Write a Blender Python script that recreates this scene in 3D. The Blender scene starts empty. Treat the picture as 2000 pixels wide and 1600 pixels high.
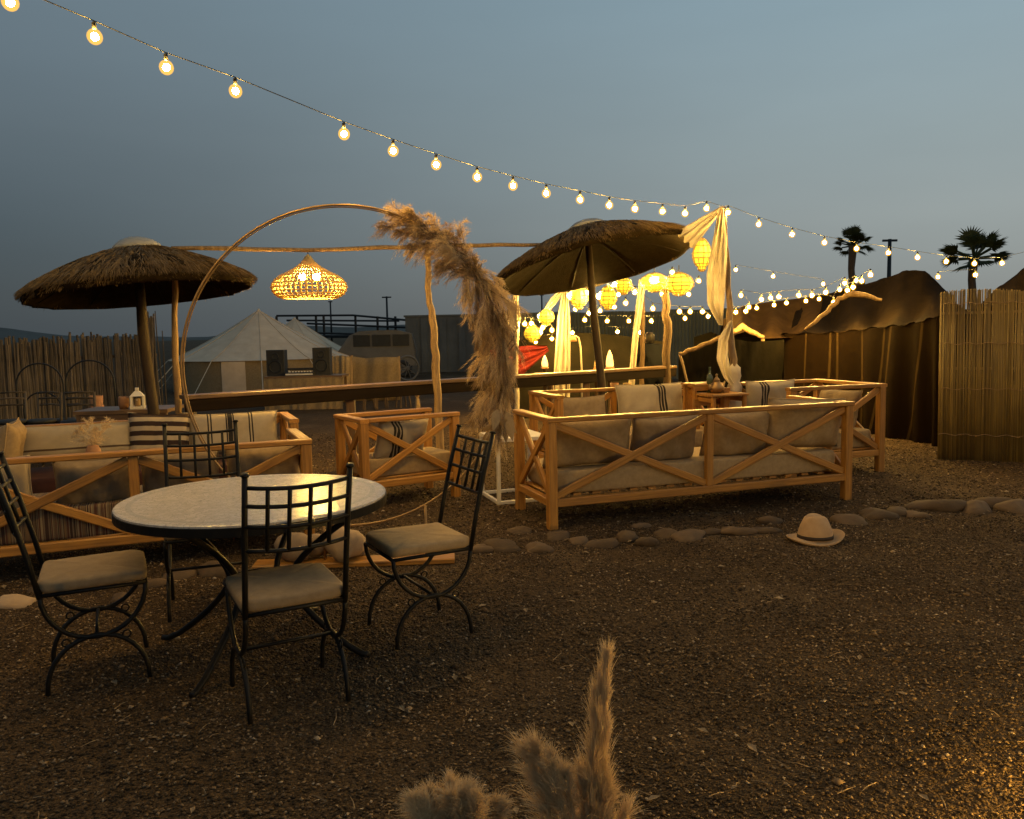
import bpy, math, random
import numpy as np
from mathutils import Vector, Matrix

random.seed(11)
rng = np.random.default_rng(11)
scn = bpy.context.scene
COL = scn.collection
PI = math.pi

# ------------------------------------------------------------------ camera
H = 1.48                       # eye height
F = 1600.0                     # focal length in pixels of the 2000 px wide photograph
PITCH = math.atan(150.0 / F)
ROLL = math.radians(1.1)
_fw = Vector((0, math.cos(PITCH), -math.sin(PITCH)))
_r0 = Vector((1, 0, 0)); _u0 = Vector((0, math.sin(PITCH), math.cos(PITCH)))
_r = math.cos(ROLL) * _r0 - math.sin(ROLL) * _u0
_u = math.sin(ROLL) * _r0 + math.cos(ROLL) * _u0
cam_data = bpy.data.cameras.new('camera')
cam = bpy.data.objects.new('camera', cam_data)
COL.objects.link(cam)
cam_data.sensor_fit = 'HORIZONTAL'; cam_data.sensor_width = 36.0
cam_data.lens = 36.0 * F / 2000.0
cam_data.clip_start = 0.05; cam_data.clip_end = 6000
cam.matrix_world = Matrix(((_r.x, _u.x, -_fw.x, 0), (_r.y, _u.y, -_fw.y, 0), (_r.z, _u.z, -_fw.z, H), (0, 0, 0, 1)))
scn.camera = cam

# ------------------------------------------------------------------ world: dusk sky
world = bpy.data.worlds.new('World'); scn.world = world; world.use_nodes = True
wt = world.node_tree; wt.nodes.clear()
def wn(t, **k):
    n = wt.nodes.new(t)
    for a, b in k.items(): setattr(n, a, b)
    return n
w_out = wn('ShaderNodeOutputWorld'); w_bg = wn('ShaderNodeBackground')
w_sky = wn('ShaderNodeTexSky', sky_type='NISHITA'); w_sky.sun_disc = False
w_sky.sun_elevation = math.radians(2.0); w_sky.sun_rotation = math.radians(75)
w_sky.air_density = 1.0; w_sky.dust_density = 1.0; w_sky.ozone_density = 3.0
w_tc = wn('ShaderNodeTexCoord'); w_sep = wn('ShaderNodeSeparateXYZ')
wt.links.new(w_tc.outputs['Generated'], w_sep.inputs[0])
# dusk colour by elevation: the dim side of the sky and the afterglow side, blended by compass direction
def sky_ramp(stops):
    n = wn('ShaderNodeValToRGB'); cr = n.color_ramp
    cr.elements[0].position = stops[0][0]; cr.elements[0].color = (*stops[0][1], 1)
    cr.elements[1].position = stops[-1][0]; cr.elements[1].color = (*stops[-1][1], 1)
    for p, c in stops[1:-1]:
        e = cr.elements.new(p); e.color = (*c, 1)
    wt.links.new(w_sep.outputs['Z'], n.inputs[0]); return n.outputs[0]
dim = sky_ramp(((0.0, (0.046, 0.060, 0.070)), (0.05, (0.054, 0.068, 0.078)), (0.12, (0.066, 0.088, 0.103)), (0.22, (0.102, 0.134, 0.155)), (0.36, (0.135, 0.185, 0.220)), (1.0, (0.15, 0.215, 0.26))))
glow = sky_ramp(((0.0, (0.22, 0.235, 0.235)), (0.06, (0.275, 0.30, 0.295)), (0.12, (0.325, 0.365, 0.36)), (0.20, (0.31, 0.375, 0.385)), (0.36, (0.275, 0.385, 0.44)), (1.0, (0.18, 0.26, 0.31))))
w_map = wn('ShaderNodeMapRange', interpolation_type='SMOOTHSTEP'); w_map.inputs['From Min'].default_value = -0.70; w_map.inputs['From Max'].default_value = 0.72
w_map.inputs['To Min'].default_value = 0.0; w_map.inputs['To Max'].default_value = 1.0
wt.links.new(w_sep.outputs['X'], w_map.inputs['Value'])
w_glow = wn('ShaderNodeMix', data_type='RGBA'); wt.links.new(w_map.outputs[0], w_glow.inputs[0])
wt.links.new(dim, w_glow.inputs[6]); wt.links.new(glow, w_glow.inputs[7])
# faint high cloud
w_noise = wn('ShaderNodeTexNoise'); w_noise.inputs['Scale'].default_value = 2.2; w_noise.inputs['Detail'].default_value = 4
w_mp = wn('ShaderNodeMapping'); w_mp.inputs['Scale'].default_value = (1, 1, 4.0)
wt.links.new(w_tc.outputs['Generated'], w_mp.inputs[0]); wt.links.new(w_mp.outputs[0], w_noise.inputs['Vector'])
w_nr = wn('ShaderNodeMapRange'); w_nr.inputs['From Min'].default_value = 0.3; w_nr.inputs['From Max'].default_value = 0.7
w_nr.inputs['To Min'].default_value = 0.955; w_nr.inputs['To Max'].default_value = 1.045
wt.links.new(w_noise.outputs['Fac'], w_nr.inputs['Value'])
w_cl = wn('ShaderNodeMix', data_type='RGBA'); w_cl.blend_type = 'MULTIPLY'; w_cl.inputs[0].default_value = 1.0
wt.links.new(w_glow.outputs[2], w_cl.inputs[6]); wt.links.new(w_nr.outputs[0], w_cl.inputs[7])
w_sc = wn('ShaderNodeVectorMath', operation='SCALE'); w_sc.inputs['Scale'].default_value = 0.012
wt.links.new(w_sky.outputs[0], w_sc.inputs[0])
w_add = wn('ShaderNodeVectorMath', operation='ADD')
wt.links.new(w_cl.outputs[2], w_add.inputs[0]); wt.links.new(w_sc.outputs[0], w_add.inputs[1])
wt.links.new(w_add.outputs[0], w_bg.inputs['Color']); w_bg.inputs['Strength'].default_value = 1.0
wt.links.new(w_bg.outputs[0], w_out.inputs['Surface'])

# the afterglow itself, very weak and wide
sun_d = bpy.data.lights.new('sun', 'SUN'); sun_d.energy = 0.03; sun_d.angle = math.radians(40); sun_d.color = (1.0, 0.85, 0.7)
sun = bpy.data.objects.new('sun', sun_d); COL.objects.link(sun)
sun.rotation_euler = (math.radians(75), 0, math.radians(105))

vs = scn.view_settings
vs.view_transform = 'Standard'; vs.look = 'None'; vs.exposure = 0.0; vs.gamma = 1.0; vs.use_curve_mapping = False
scn.render.engine = 'CYCLES'
scn.cycles.use_denoising = True
scn.cycles.max_bounces = 6; scn.cycles.transparent_max_bounces = 16
scn.cycles.sample_clamp_indirect = 4.0
scn.cycles.use_light_tree = True
BULB = 3000.0                    # radiance of a bulb's glowing core
WARM = (1.0, 0.57, 0.105)

# ------------------------------------------------------------------ pixel helpers
def ray(px, py):
    return (_fw * F + _r * (px - 1000) - _u * (py - 800)).normalized()
def at(px, py, d):              # point on the pixel's ray at ground distance (world y) d
    q = ray(px, py); return Vector((0, 0, H)) + q * (d / q.y)
def onz(px, py, z=0.0):         # point on the pixel's ray at height z
    q = ray(px, py); return Vector((0, 0, H)) + q * ((z - H) / q.z)
def pxm(d): return d / F        # metres per pixel at distance d

# ------------------------------------------------------------------ materials
MATS = {}
class NT:
    def __init__(s, name):
        s.m = bpy.data.materials.new(name); s.m.use_nodes = True
        s.t = s.m.node_tree; s.t.nodes.clear()
        s.out = s.n('ShaderNodeOutputMaterial'); s.b = s.n('ShaderNodeBsdfPrincipled')
        s.l(s.b.outputs[0], s.out.inputs[0])
    def n(s, t, **k):
        x = s.t.nodes.new(t)
        for a, b in k.items(): setattr(x, a, b)
        return x
    def l(s, a, b): s.t.links.new(a, b)
    def mix(s, fac, a, b, mode='MIX'):
        m = s.n('ShaderNodeMix', data_type='RGBA'); m.blend_type = mode
        for i, v in ((0, fac), (6, a), (7, b)):
            if hasattr(v, 'links'): s.l(v, m.inputs[i])
            elif i == 0: m.inputs[0].default_value = v
            else: m.inputs[i].default_value = (*v, 1)
        return m.outputs[2]
    def math(s, op, a, b=None):
        m = s.n('ShaderNodeMath', operation=op)
        for i, v in enumerate((a, b)):
            if v is None: continue
            if hasattr(v, 'links'): s.l(v, m.inputs[i])
            else: m.inputs[i].default_value = v
        return m.outputs[0]
    def coords(s, kind='Object', scale=(1, 1, 1)):
        tc = s.n('ShaderNodeTexCoord'); mp = s.n('ShaderNodeMapping'); mp.inputs['Scale'].default_value = scale
        s.l(tc.outputs[kind], mp.inputs[0]); return mp.outputs[0]
    def noise(s, vec, scale, detail=4, rough=0.55):
        x = s.n('ShaderNodeTexNoise'); x.inputs['Scale'].default_value = scale
        x.inputs['Detail'].default_value = detail; x.inputs['Roughness'].default_value = rough
        s.l(vec, x.inputs['Vector']); return x.outputs['Fac']
    def mr(s, v, a, b, c, d):
        x = s.n('ShaderNodeMapRange')
        s.l(v, x.inputs[0])
        for i, q in zip((1, 2, 3, 4), (a, b, c, d)): x.inputs[i].default_value = q
        return x.outputs[0]
    def bump(s, h, strength, dist=0.01):
        x = s.n('ShaderNodeBump'); x.inputs['Strength'].default_value = strength; x.inputs['Distance'].default_value = dist
        s.l(h, x.inputs['Height']); s.l(x.outputs[0], s.b.inputs['Normal'])

def pm(name, c1, c2=None, rough=0.7, scale=8.0, stretch=(1, 1, 1), bump=0.3, bdist=0.004, bscale=None, metal=0.0, spec=0.3, coat=0.0,
       vary=0.12, transl=0.0, kind='Object', emit=None, estr=0.0):
    if name in MATS: return MATS[name]
    k = NT(name)
    c2 = c2 or tuple(x * 0.6 for x in c1)
    co = k.coords(kind, stretch)
    nf = k.mr(k.noise(co, scale, 5, 0.6), 0.3, 0.7, 0, 1)
    col = k.mix(nf, c1, c2)
    if vary:
        oi = k.n('ShaderNodeObjectInfo')
        col = k.mix(1.0, col, (1, 1, 1), 'MULTIPLY')
        vv = k.mr(oi.outputs['Random'], 0, 1, 1 - vary, 1 + vary)
        cc = k.n('ShaderNodeCombineColor')
        for i in range(3): k.l(vv, cc.inputs[i])
        col = k.mix(1.0, col, cc.outputs[0], 'MULTIPLY')
    k.l(col, k.b.inputs['Base Color'])
    k.b.inputs['Roughness'].default_value = rough; k.b.inputs['Metallic'].default_value = metal
    k.b.inputs['Specular IOR Level'].default_value = spec
    k.b.inputs['Coat Weight'].default_value = coat; k.b.inputs['Coat Roughness'].default_value = 0.3
    if bump:
        k.bump(k.noise(co, bscale or scale * 4, 4), bump, bdist)
    if emit:
        k.b.inputs['Emission Color'].default_value = (*emit, 1); k.b.inputs['Emission Strength'].default_value = estr
    if transl:
        tr = k.n('ShaderNodeBsdfTranslucent'); k.l(col, tr.inputs['Color'])
        ms = k.n('ShaderNodeMixShader'); ms.inputs[0].default_value = transl
        k.l(k.b.outputs[0], ms.inputs[1]); k.l(tr.outputs[0], ms.inputs[2]); k.l(ms.outputs[0], k.out.inputs[0])
    MATS[name] = k.m
    return k.m

def timber():
    k = NT('honey_wood'); oi = k.n('ShaderNodeObjectInfo')
    tc = k.n('ShaderNodeTexCoord'); sh = k.n('ShaderNodeVectorMath', operation='ADD'); mul = k.n('ShaderNodeVectorMath', operation='SCALE'); cmb = k.n('ShaderNodeCombineXYZ')
    for q in range(3): k.l(oi.outputs['Random'], cmb.inputs[q])
    k.l(cmb.outputs[0], mul.inputs[0]); mul.inputs['Scale'].default_value = 7.0
    k.l(tc.outputs['Object'], sh.inputs[0]); k.l(mul.outputs[0], sh.inputs[1])
    def mp(sc):
        m_ = k.n('ShaderNodeMapping'); m_.inputs['Scale'].default_value = sc; k.l(sh.outputs[0], m_.inputs[0]); return m_.outputs[0]
    g1 = k.noise(mp((0.9, 22, 22)), 3.0, 5, .6); g2 = k.noise(mp((3, 90, 90)), 3.0, 3, .6); blotch = k.noise(mp((1.5, 4, 4)), 1.6, 4, .6)
    vo = k.n('ShaderNodeTexVoronoi'); vo.inputs['Scale'].default_value = 1.0; k.l(mp((2.3, 9, 9)), vo.inputs['Vector'])
    knot = k.mr(vo.outputs['Distance'], 0.05, 0.16, 1, 0)
    col = k.mix(k.mr(g1, .35, .65, 0, 1), (0.41, 0.192, 0.034), (0.235, 0.100, 0.016))
    col = k.mix(k.mr(g2, .5, .75, 0, .55), col, (0.14, 0.058, 0.011)); col = k.mix(k.mr(blotch, .52, .72, 0, .5), col, (0.20, 0.095, 0.022))
    col = k.mix(k.math('MULTIPLY', knot, .8), col, (0.06, 0.024, 0.006))
    vv = k.mr(oi.outputs['Random'], 0, 1, .78, 1.15); cc = k.n('ShaderNodeCombineColor')
    for q in range(3): k.l(vv, cc.inputs[q])
    k.l(k.mix(1.0, col, cc.outputs[0], 'MULTIPLY'), k.b.inputs['Base Color'])
    k.l(k.mr(g1, .3, .7, .36, .6), k.b.inputs['Roughness']); k.b.inputs['Specular IOR Level'].default_value = .42; k.b.inputs['Coat Weight'].default_value = .1; k.b.inputs['Coat Roughness'].default_value = .35
    k.bump(g2, .35, .0015); return k.m
M_wood = timber()
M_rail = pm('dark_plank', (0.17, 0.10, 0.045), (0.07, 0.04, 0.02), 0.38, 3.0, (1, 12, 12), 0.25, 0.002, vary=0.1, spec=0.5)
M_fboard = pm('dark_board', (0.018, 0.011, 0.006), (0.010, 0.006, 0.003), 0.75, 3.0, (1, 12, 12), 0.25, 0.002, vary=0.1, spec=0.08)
M_stick = pm('weathered_pole', (0.30, 0.20, 0.10), (0.14, 0.085, 0.04), 0.7, 5.0, (6, 6, 1), 0.5, 0.004)
M_pole = pm('dark_pole', (0.12, 0.075, 0.04), (0.05, 0.03, 0.015), 0.7, 5.0, (6, 6, 1), 0.5, 0.004)
M_ppole = pm('parasol_pole', (0.042, 0.026, 0.013), (0.018, 0.011, 0.006), 0.7, 5.0, (6, 6, 1), 0.5, 0.004)
M_thatch = pm('thatch', (0.19, 0.125, 0.055), (0.07, 0.043, 0.018), 0.85, 9.0, (1, 1, 1), 0.4, 0.004, vary=0)
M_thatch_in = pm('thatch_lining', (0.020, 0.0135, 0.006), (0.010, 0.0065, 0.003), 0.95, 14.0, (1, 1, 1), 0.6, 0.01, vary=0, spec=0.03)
M_iron = pm('black_iron', (0.006, 0.006, 0.0065), (0.012, 0.010, 0.008), 0.45, 20, (1, 1, 1), 0.15, 0.001, metal=0.0, spec=0.16, vary=0)
M_steel = pm('dark_steel', (0.02, 0.022, 0.025), None, 0.5, 10, (1, 1, 1), 0.1, metal=0.3, vary=0)
M_cap = pm('clear_cap', (0.72, 0.70, 0.64), (0.52, 0.50, 0.45), 0.3, 5, (1, 1, 1), 0.2, 0.004, vary=0, transl=0.55)
M_pampas = pm('pampas', (0.70, 0.54, 0.33), (0.52, 0.37, 0.20), 0.9, 7, (1, 1, 1), 0, vary=0.1, transl=0.3)
M_pampas_dark = pm('pampas_dark', (0.42, 0.29, 0.155), (0.24, 0.15, 0.07), 0.9, 7, (1, 1, 1), 0, vary=0.1, transl=0.25)
M_gauze = pm('white_gauze', (0.66, 0.60, 0.50), (0.50, 0.44, 0.35), 0.85, 6, (1, 1, 1), 0.3, 0.004, vary=0.05, transl=0.45)
M_reed = pm('reed', (0.33, 0.225, 0.075), (0.19, 0.12, 0.035), 0.7, 6, (6, 6, 0.6), 0.3, 0.003, vary=0.2)
M_cane = pm('grey_cane', (0.11, 0.085, 0.06), (0.04, 0.03, 0.02), 0.8, 6, (6, 6, 0.8), 0.3, 0.003, vary=0.45)
M_tent_dark = pm('tent_cloth', (0.013, 0.0085, 0.004), (0.007, 0.0045, 0.002), 0.95, 5, (1, 1, 1), 0.5, 0.01, vary=0, transl=0.1, spec=0.04)
M_dkcloth = pm('dark_cloth', (0.012, 0.010, 0.006), (0.007, 0.006, 0.0035), 0.95, 5, (1, 1, 1), 0.5, 0.01, vary=0, spec=0.04)
M_red = pm('red_cloth', (0.22, 0.018, 0.012), (0.10, 0.008, 0.006), 0.85, 5, (1, 1, 1), 0.4, 0.01, vary=0)
M_vanpaint = pm('van_paint', (0.10, 0.092, 0.082), (0.075, 0.068, 0.062), 0.5, 3, (1, 1, 1), 0.1, 0.01, vary=0)
M_canvas = pm('canvas', (0.50, 0.39, 0.28), (0.40, 0.31, 0.22), 0.85, 3, (1, 1, 1), 0.3, 0.01, vary=0.05)
M_burlap = pm('burlap', (0.25, 0.18, 0.10), (0.17, 0.12, 0.06), 0.95, 30, (1, 1, 1), 0.5, 0.01, vary=0.1)
M_black = pm('matt_black', (0.012, 0.012, 0.012), (0.02, 0.02, 0.02), 0.6, 10, (1, 1, 1), 0.1, vary=0)
M_white = pm('white_paint', (0.60, 0.56, 0.50), (0.50, 0.46, 0.40), 0.5, 6, (1, 1, 1), 0.15, 0.001, vary=0)
M_stone = pm('field_stone', (0.105, 0.068, 0.040), (0.055, 0.036, 0.02), 0.85, 5, (1, 1, 1), 0.6, 0.01, vary=0.3)
M_linen = pm('linen', (0.31, 0.215, 0.112), (0.235, 0.158, 0.08), 0.9, 25, (1, 1, 1), 0.4, 0.002, vary=0.08, bscale=160)
M_linen_d = pm('grey_linen', (0.225, 0.163, 0.098), (0.17, 0.12, 0.07), 0.9, 25, (1, 1, 1), 0.4, 0.002, vary=0.08, bscale=160)
M_felt = pm('hat_felt', (0.38, 0.255, 0.145), (0.30, 0.19, 0.10), 0.85, 12, (1, 1, 1), 0.4, 0.002, vary=0, bscale=90)
M_band = pm('hat_band', (0.03, 0.018, 0.012), None, 0.7, 12, vary=0)
M_brass = pm('brass_ring', (0.30, 0.19, 0.09), (0.20, 0.125, 0.055), 0.5, 6, (1, 1, 1), 0.05, metal=0.75, vary=0)
M_clay = pm('terracotta', (0.35, 0.17, 0.08), (0.25, 0.12, 0.05), 0.7, 8, vary=0.1)
M_wall = pm('far_wall', (0.10, 0.105, 0.105), (0.075, 0.078, 0.078), 0.9, 1.5, (1, 1, 1), 0.3, 0.01, vary=0)
M_corr = pm('corrugated_sheet', (0.10, 0.115, 0.105), (0.07, 0.078, 0.07), 0.6, 2, (1, 1, 0.3), 0.2, vary=0.15)
M_leaf = pm('palm_leaf', (0.045, 0.065, 0.026), (0.025, 0.035, 0.015), 0.6, 8, vary=0.2, transl=0.15)
M_skin = pm('skin', (0.26, 0.14, 0.085), (0.2, 0.1, 0.06), 0.6, 20, vary=0, bump=0.05)
M_hair = pm('hair', (0.012, 0.009, 0.007), None, 0.6, 20, vary=0)
M_coat = pm('dark_jacket', (0.010, 0.011, 0.013), (0.006, 0.0065, 0.008), 0.95, 12, vary=0, spec=0.04)
M_hill = pm('hill', (0.075, 0.075, 0.07), (0.055, 0.055, 0.05), 0.95, 0.02, vary=0, bump=0)
M_cable = pm('cable', (0.012, 0.012, 0.012), None, 0.6, 10, vary=0, bump=0)
M_dark_rug = pm('maroon_cover', (0.055, 0.018, 0.014), (0.03, 0.010, 0.008), 0.9, 10, vary=0)

def wicker():
    k = NT('wicker'); 
    co = k.coords('Object', (1, 1, 1)); nf = k.noise(co, 18, 3)
    col = k.mix(nf, (0.80, 0.63, 0.30), (0.62, 0.46, 0.19)); k.l(col, k.b.inputs['Base Color']); k.b.inputs['Roughness'].default_value = 0.6
    tr = k.n('ShaderNodeBsdfTranslucent'); k.l(col, tr.inputs['Color'])
    ms = k.n('ShaderNodeMixShader'); ms.inputs[0].default_value = 0.5
    k.l(k.b.outputs[0], ms.inputs[1]); k.l(tr.outputs[0], ms.inputs[2]); k.l(ms.outputs[0], k.out.inputs[0])
    return k.m
M_wicker = wicker()

def emitter(name, col, strength):
    k = NT(name); e = k.n('ShaderNodeEmission'); e.inputs[0].default_value = (*col, 1); e.inputs[1].default_value = strength
    k.l(e.outputs[0], k.out.inputs[0]); return k.m
M_core = emitter('bulb_filament', WARM, BULB)
M_core_lamp = emitter('lamp_filament', WARM, 2200.0)
def globe():
    k = NT('bulb_glass'); e = k.n('ShaderNodeEmission'); e.inputs[0].default_value = (1.0, 0.50, 0.04, 1); e.inputs[1].default_value = 2.0
    t = k.n('ShaderNodeBsdfTransparent'); lw = k.n('ShaderNodeLayerWeight'); lw.inputs[0].default_value = 0.35
    f = k.mr(lw.outputs['Facing'], 0, 1, 0.45, 0.16)
    ms = k.n('ShaderNodeMixShader'); k.l(f, ms.inputs[0]); k.l(t.outputs[0], ms.inputs[1]); k.l(e.outputs[0], ms.inputs[2])
    k.l(ms.outputs[0], k.out.inputs[0]); k.m.cycles.emission_sampling = 'NONE'
    return k.m
M_globe = globe()
def shade_mat(name, col, s):
    k = NT(name); k.b.inputs['Base Color'].default_value = (0.7, 0.5, 0.2, 1)
    co = k.coords('Object'); nf = k.mr(k.noise(co, 14, 2), 0.35, 0.65, 0.6, 1.4)
    k.b.inputs['Emission Color'].default_value = (*col, 1); k.l(k.math('MULTIPLY', nf, s), k.b.inputs['Emission Strength'])
    return k.m
M_shade = shade_mat('lit_lantern_shade', (1.0, 0.68, 0.02), 1.6)
M_lampshade = shade_mat('lit_lamp_shade', (1.0, 0.72, 0.30), 1.0)

def stripes(name, base, bands, axis=0, stripe=(0.02, 0.017, 0.015), kind='Object', spec=0.2):
    k = NT(name); co = k.coords(kind); sp = k.n('ShaderNodeSeparateXYZ'); k.l(co, sp.inputs[0])
    nf = k.noise(co, 25, 4); col = k.mix(nf, base, tuple(x * 0.8 for x in base))
    tot = None
    for c, hw in bands:
        m = k.math('LESS_THAN', k.math('ABSOLUTE', k.math('SUBTRACT', sp.outputs[axis], c)), hw)
        tot = m if tot is None else k.math('MAXIMUM', tot, m)
    col = k.mix(tot, col, stripe); k.l(col, k.b.inputs['Base Color'])
    k.b.inputs['Roughness'].default_value = 0.9; k.b.inputs['Specular IOR Level'].default_value = spec
    k.bump(k.noise(co, 160, 3), 0.4, 0.002)
    return k.m
M_str_tri = stripes('linen_three_stripes', (0.33, 0.27, 0.19), ((-0.14, 0.012), (-0.105, 0.012), (-0.07, 0.012)))
M_str_pair = stripes('linen_two_stripes', (0.36, 0.29, 0.20), ((-0.16, 0.006), (-0.135, 0.006), (0.0, 0.006), (0.03, 0.02), (0.06, 0.006), (0.19, 0.006), (0.215, 0.006)))
M_str_bold = stripes('bold_striped_linen', (0.38, 0.30, 0.20), tuple((-0.21 + 0.082 * i, 0.021) for i in range(6)), axis=1, stripe=(0.03, 0.017, 0.014))
M_str_long = stripes('linen_long_stripe', (0.38, 0.30, 0.19), ((-0.06, 0.008),), axis=1, stripe=(0.08, 0.05, 0.03))
M_tentwall = stripes('striped_tent_wall', (0.0075, 0.0042, 0.0018), ((0.5, 0.02), (1.05, 0.02), (1.22, 0.03), (1.85, 0.025), (2.35, 0.02), (2.50, 0.025), (3.1, 0.02)), axis=0, stripe=(0.030, 0.019, 0.008), kind='UV', spec=0.03)

def rug_mat():
    k = NT('woven_stripe_rug'); co = k.coords('Object'); sp = k.n('ShaderNodeSeparateXYZ'); k.l(co, sp.inputs[0])
    nz = k.n('ShaderNodeTexNoise', noise_dimensions='1D'); nz.inputs['Scale'].default_value = 30; nz.inputs['Detail'].default_value = 2
    k.l(sp.outputs[0], nz.inputs['W'])
    rp = k.n('ShaderNodeValToRGB'); rp.color_ramp.interpolation = 'CONSTANT'; e = rp.color_ramp.elements
    e[0].position = 0; e[0].color = (0.028, 0.011, 0.007, 1); e[1].position = 0.42; e[1].color = (0.17, 0.13, 0.075, 1)
    for p, c in ((0.47, (0.06, 0.019, 0.010, 1)), (0.52, (0.14, 0.105, 0.06, 1)), (0.56, (0.026, 0.013, 0.008, 1)), (0.61, (0.12, 0.07, 0.03, 1))):
        q = e.new(p); q.color = c
    k.l(nz.outputs['Fac'], rp.inputs[0]); k.l(rp.outputs[0], k.b.inputs['Base Color']); k.b.inputs['Roughness'].default_value = 0.95
    return k.m
M_rug = rug_mat()

def mosaic():
    k = NT('mosaic_tile'); co = k.coords('Object')
    vo = k.n('ShaderNodeTexVoronoi', feature='DISTANCE_TO_EDGE'); vo.inputs['Scale'].default_value = 42; k.l(co, vo.inputs['Vector'])
    vc = k.n('ShaderNodeTexVoronoi'); vc.inputs['Scale'].default_value = 42; k.l(co, vc.inputs['Vector'])
    edge = k.mr(vo.outputs['Distance'], 0.0, 0.05, 0, 1)
    sp = k.n('ShaderNodeSeparateColor'); k.l(vc.outputs['Color'], sp.inputs[0])
    tile = k.mix(sp.outputs[0], (0.47, 0.425, 0.38), (0.38, 0.34, 0.30))
    ln = k.n('ShaderNodeVectorMath', operation='LENGTH'); k.l(co, ln.inputs[0])
    band = k.math('LESS_THAN', k.math('ABSOLUTE', k.math('SUBTRACT', ln.outputs['Value'], 0.545)), 0.012)
    tile = k.mix(k.math('MULTIPLY', band, 0.6), tile, (0.30, 0.28, 0.26))
    k.l(k.mix(edge, (0.26, 0.23, 0.20), tile), k.b.inputs['Base Color'])
    k.b.inputs['Roughness'].default_value = 0.22; k.b.inputs['Specular IOR Level'].default_value = 0.5
    sc = k.n('ShaderNodeMath', operation='ADD'); k.l(k.math('MULTIPLY', edge, 0.4), sc.inputs[0])
    k.l(k.math('MULTIPLY', sp.outputs[1], 0.6), sc.inputs[1])
    k.bump(sc.outputs[0], 0.5, 0.002)
    return k.m
M_mosaic = mosaic()

def ground_mat():
    k = NT('gravel_ground'); co = k.coords('Object')
    n1 = k.mr(k.noise(co, 0.55, 5), 0.35, 0.65, 0, 1); n2 = k.noise(co, 28, 4, 0.7)
    vo = k.n('ShaderNodeTexVoronoi'); vo.inputs['Scale'].default_value = 85; k.l(co, vo.inputs['Vector'])
    sp = k.n('ShaderNodeSeparateColor'); k.l(vo.outputs['Color'], sp.inputs[0])
    col = k.mix(n1, (0.105, 0.068, 0.036), (0.068, 0.043, 0.023))
    col = k.mix(sp.outputs[0], col, (0.042, 0.027, 0.015)); col = k.mix(k.mr(n2, 0.55, 0.75, 0, 1), col, (0.12, 0.08, 0.045))
    dust = k.mr(k.noise(k.coords('Object', (1.0, 0.6, 1)), 0.9, 6, 0.65), 0.54, 0.66, 0, 0.75)
    col = k.mix(dust, col, (0.135, 0.092, 0.052))
    damp = k.mr(k.noise(k.coords('Object', (0.7, 1.3, 1)), 0.45, 5, 0.6), 0.56, 0.68, 0, 0.7)
    col = k.mix(damp, col, (0.030, 0.019, 0.011))
    k.l(col, k.b.inputs['Base Color']); k.b.inputs['Roughness'].default_value = 0.9; k.b.inputs['Specular IOR Level'].default_value = 0.1
    h = k.math('ADD', k.math('MULTIPLY', vo.outputs['Distance'], -1.0), n2)
    k.bump(h, 0.9, 0.02)
    return k.m
M_ground = ground_mat()
def pebble_mat():
    k = NT('pebbles'); g = k.n('ShaderNodeNewGeometry'); rp = k.n('ShaderNodeValToRGB'); e = rp.color_ramp.elements
    e[0].position = 0; e[0].color = (0.03, 0.019, 0.01, 1); e[1].position = 1; e[1].color = (0.30, 0.22, 0.15, 1)
    for p, c in ((0.30, (0.032, 0.020, 0.010, 1)), (0.55, (0.075, 0.048, 0.026, 1)), (0.80, (0.125, 0.083, 0.047, 1)), (0.97, (0.20, 0.138, 0.08, 1)), (0.992, (0.34, 0.27, 0.19, 1))):
        q = e.new(p); q.color = c
    k.l(g.outputs['Random Per Island'], rp.inputs[0])
    co = k.coords('Object'); n1 = k.mr(k.noise(co, 0.6, 5, .65), 0.35, 0.65, 0.62, 1.3)
    cc = k.n('ShaderNodeCombineColor')
    for i in range(3): k.l(n1, cc.inputs[i])
    k.l(k.mix(1.0, rp.outputs[0], cc.outputs[0], 'MULTIPLY'), k.b.inputs['Base Color'])
    k.b.inputs['Roughness'].default_value = 0.85; k.b.inputs['Specular IOR Level'].default_value = 0.2
    return k.m
M_pebble = pebble_mat()

# ------------------------------------------------------------------ mesh helpers
def link_mesh(name, me, mat, parent=None, smooth=False):
    if mat: me.materials.append(mat)
    if smooth: me.polygons.foreach_set('use_smooth', [True] * len(me.polygons))
    o = bpy.data.objects.new(name, me); COL.objects.link(o)
    if parent: o.parent = parent
    return o

def np_mesh(name, V, Fc, mat, parent=None, smooth=False):
    V = np.asarray(V, dtype=np.float32); Fc = np.asarray(Fc, dtype=np.int32); n = Fc.shape[1]
    me = bpy.data.meshes.new(name)
    me.vertices.add(len(V)); me.vertices.foreach_set('co', V.ravel())
    me.loops.add(Fc.size); me.loops.foreach_set('vertex_index', Fc.ravel())
    me.polygons.add(len(Fc)); me.polygons.foreach_set('loop_start', np.arange(0, Fc.size, n, dtype=np.int32))
    me.update(calc_edges=True); me.validate()
    return link_mesh(name, me, mat, parent, smooth)

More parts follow.
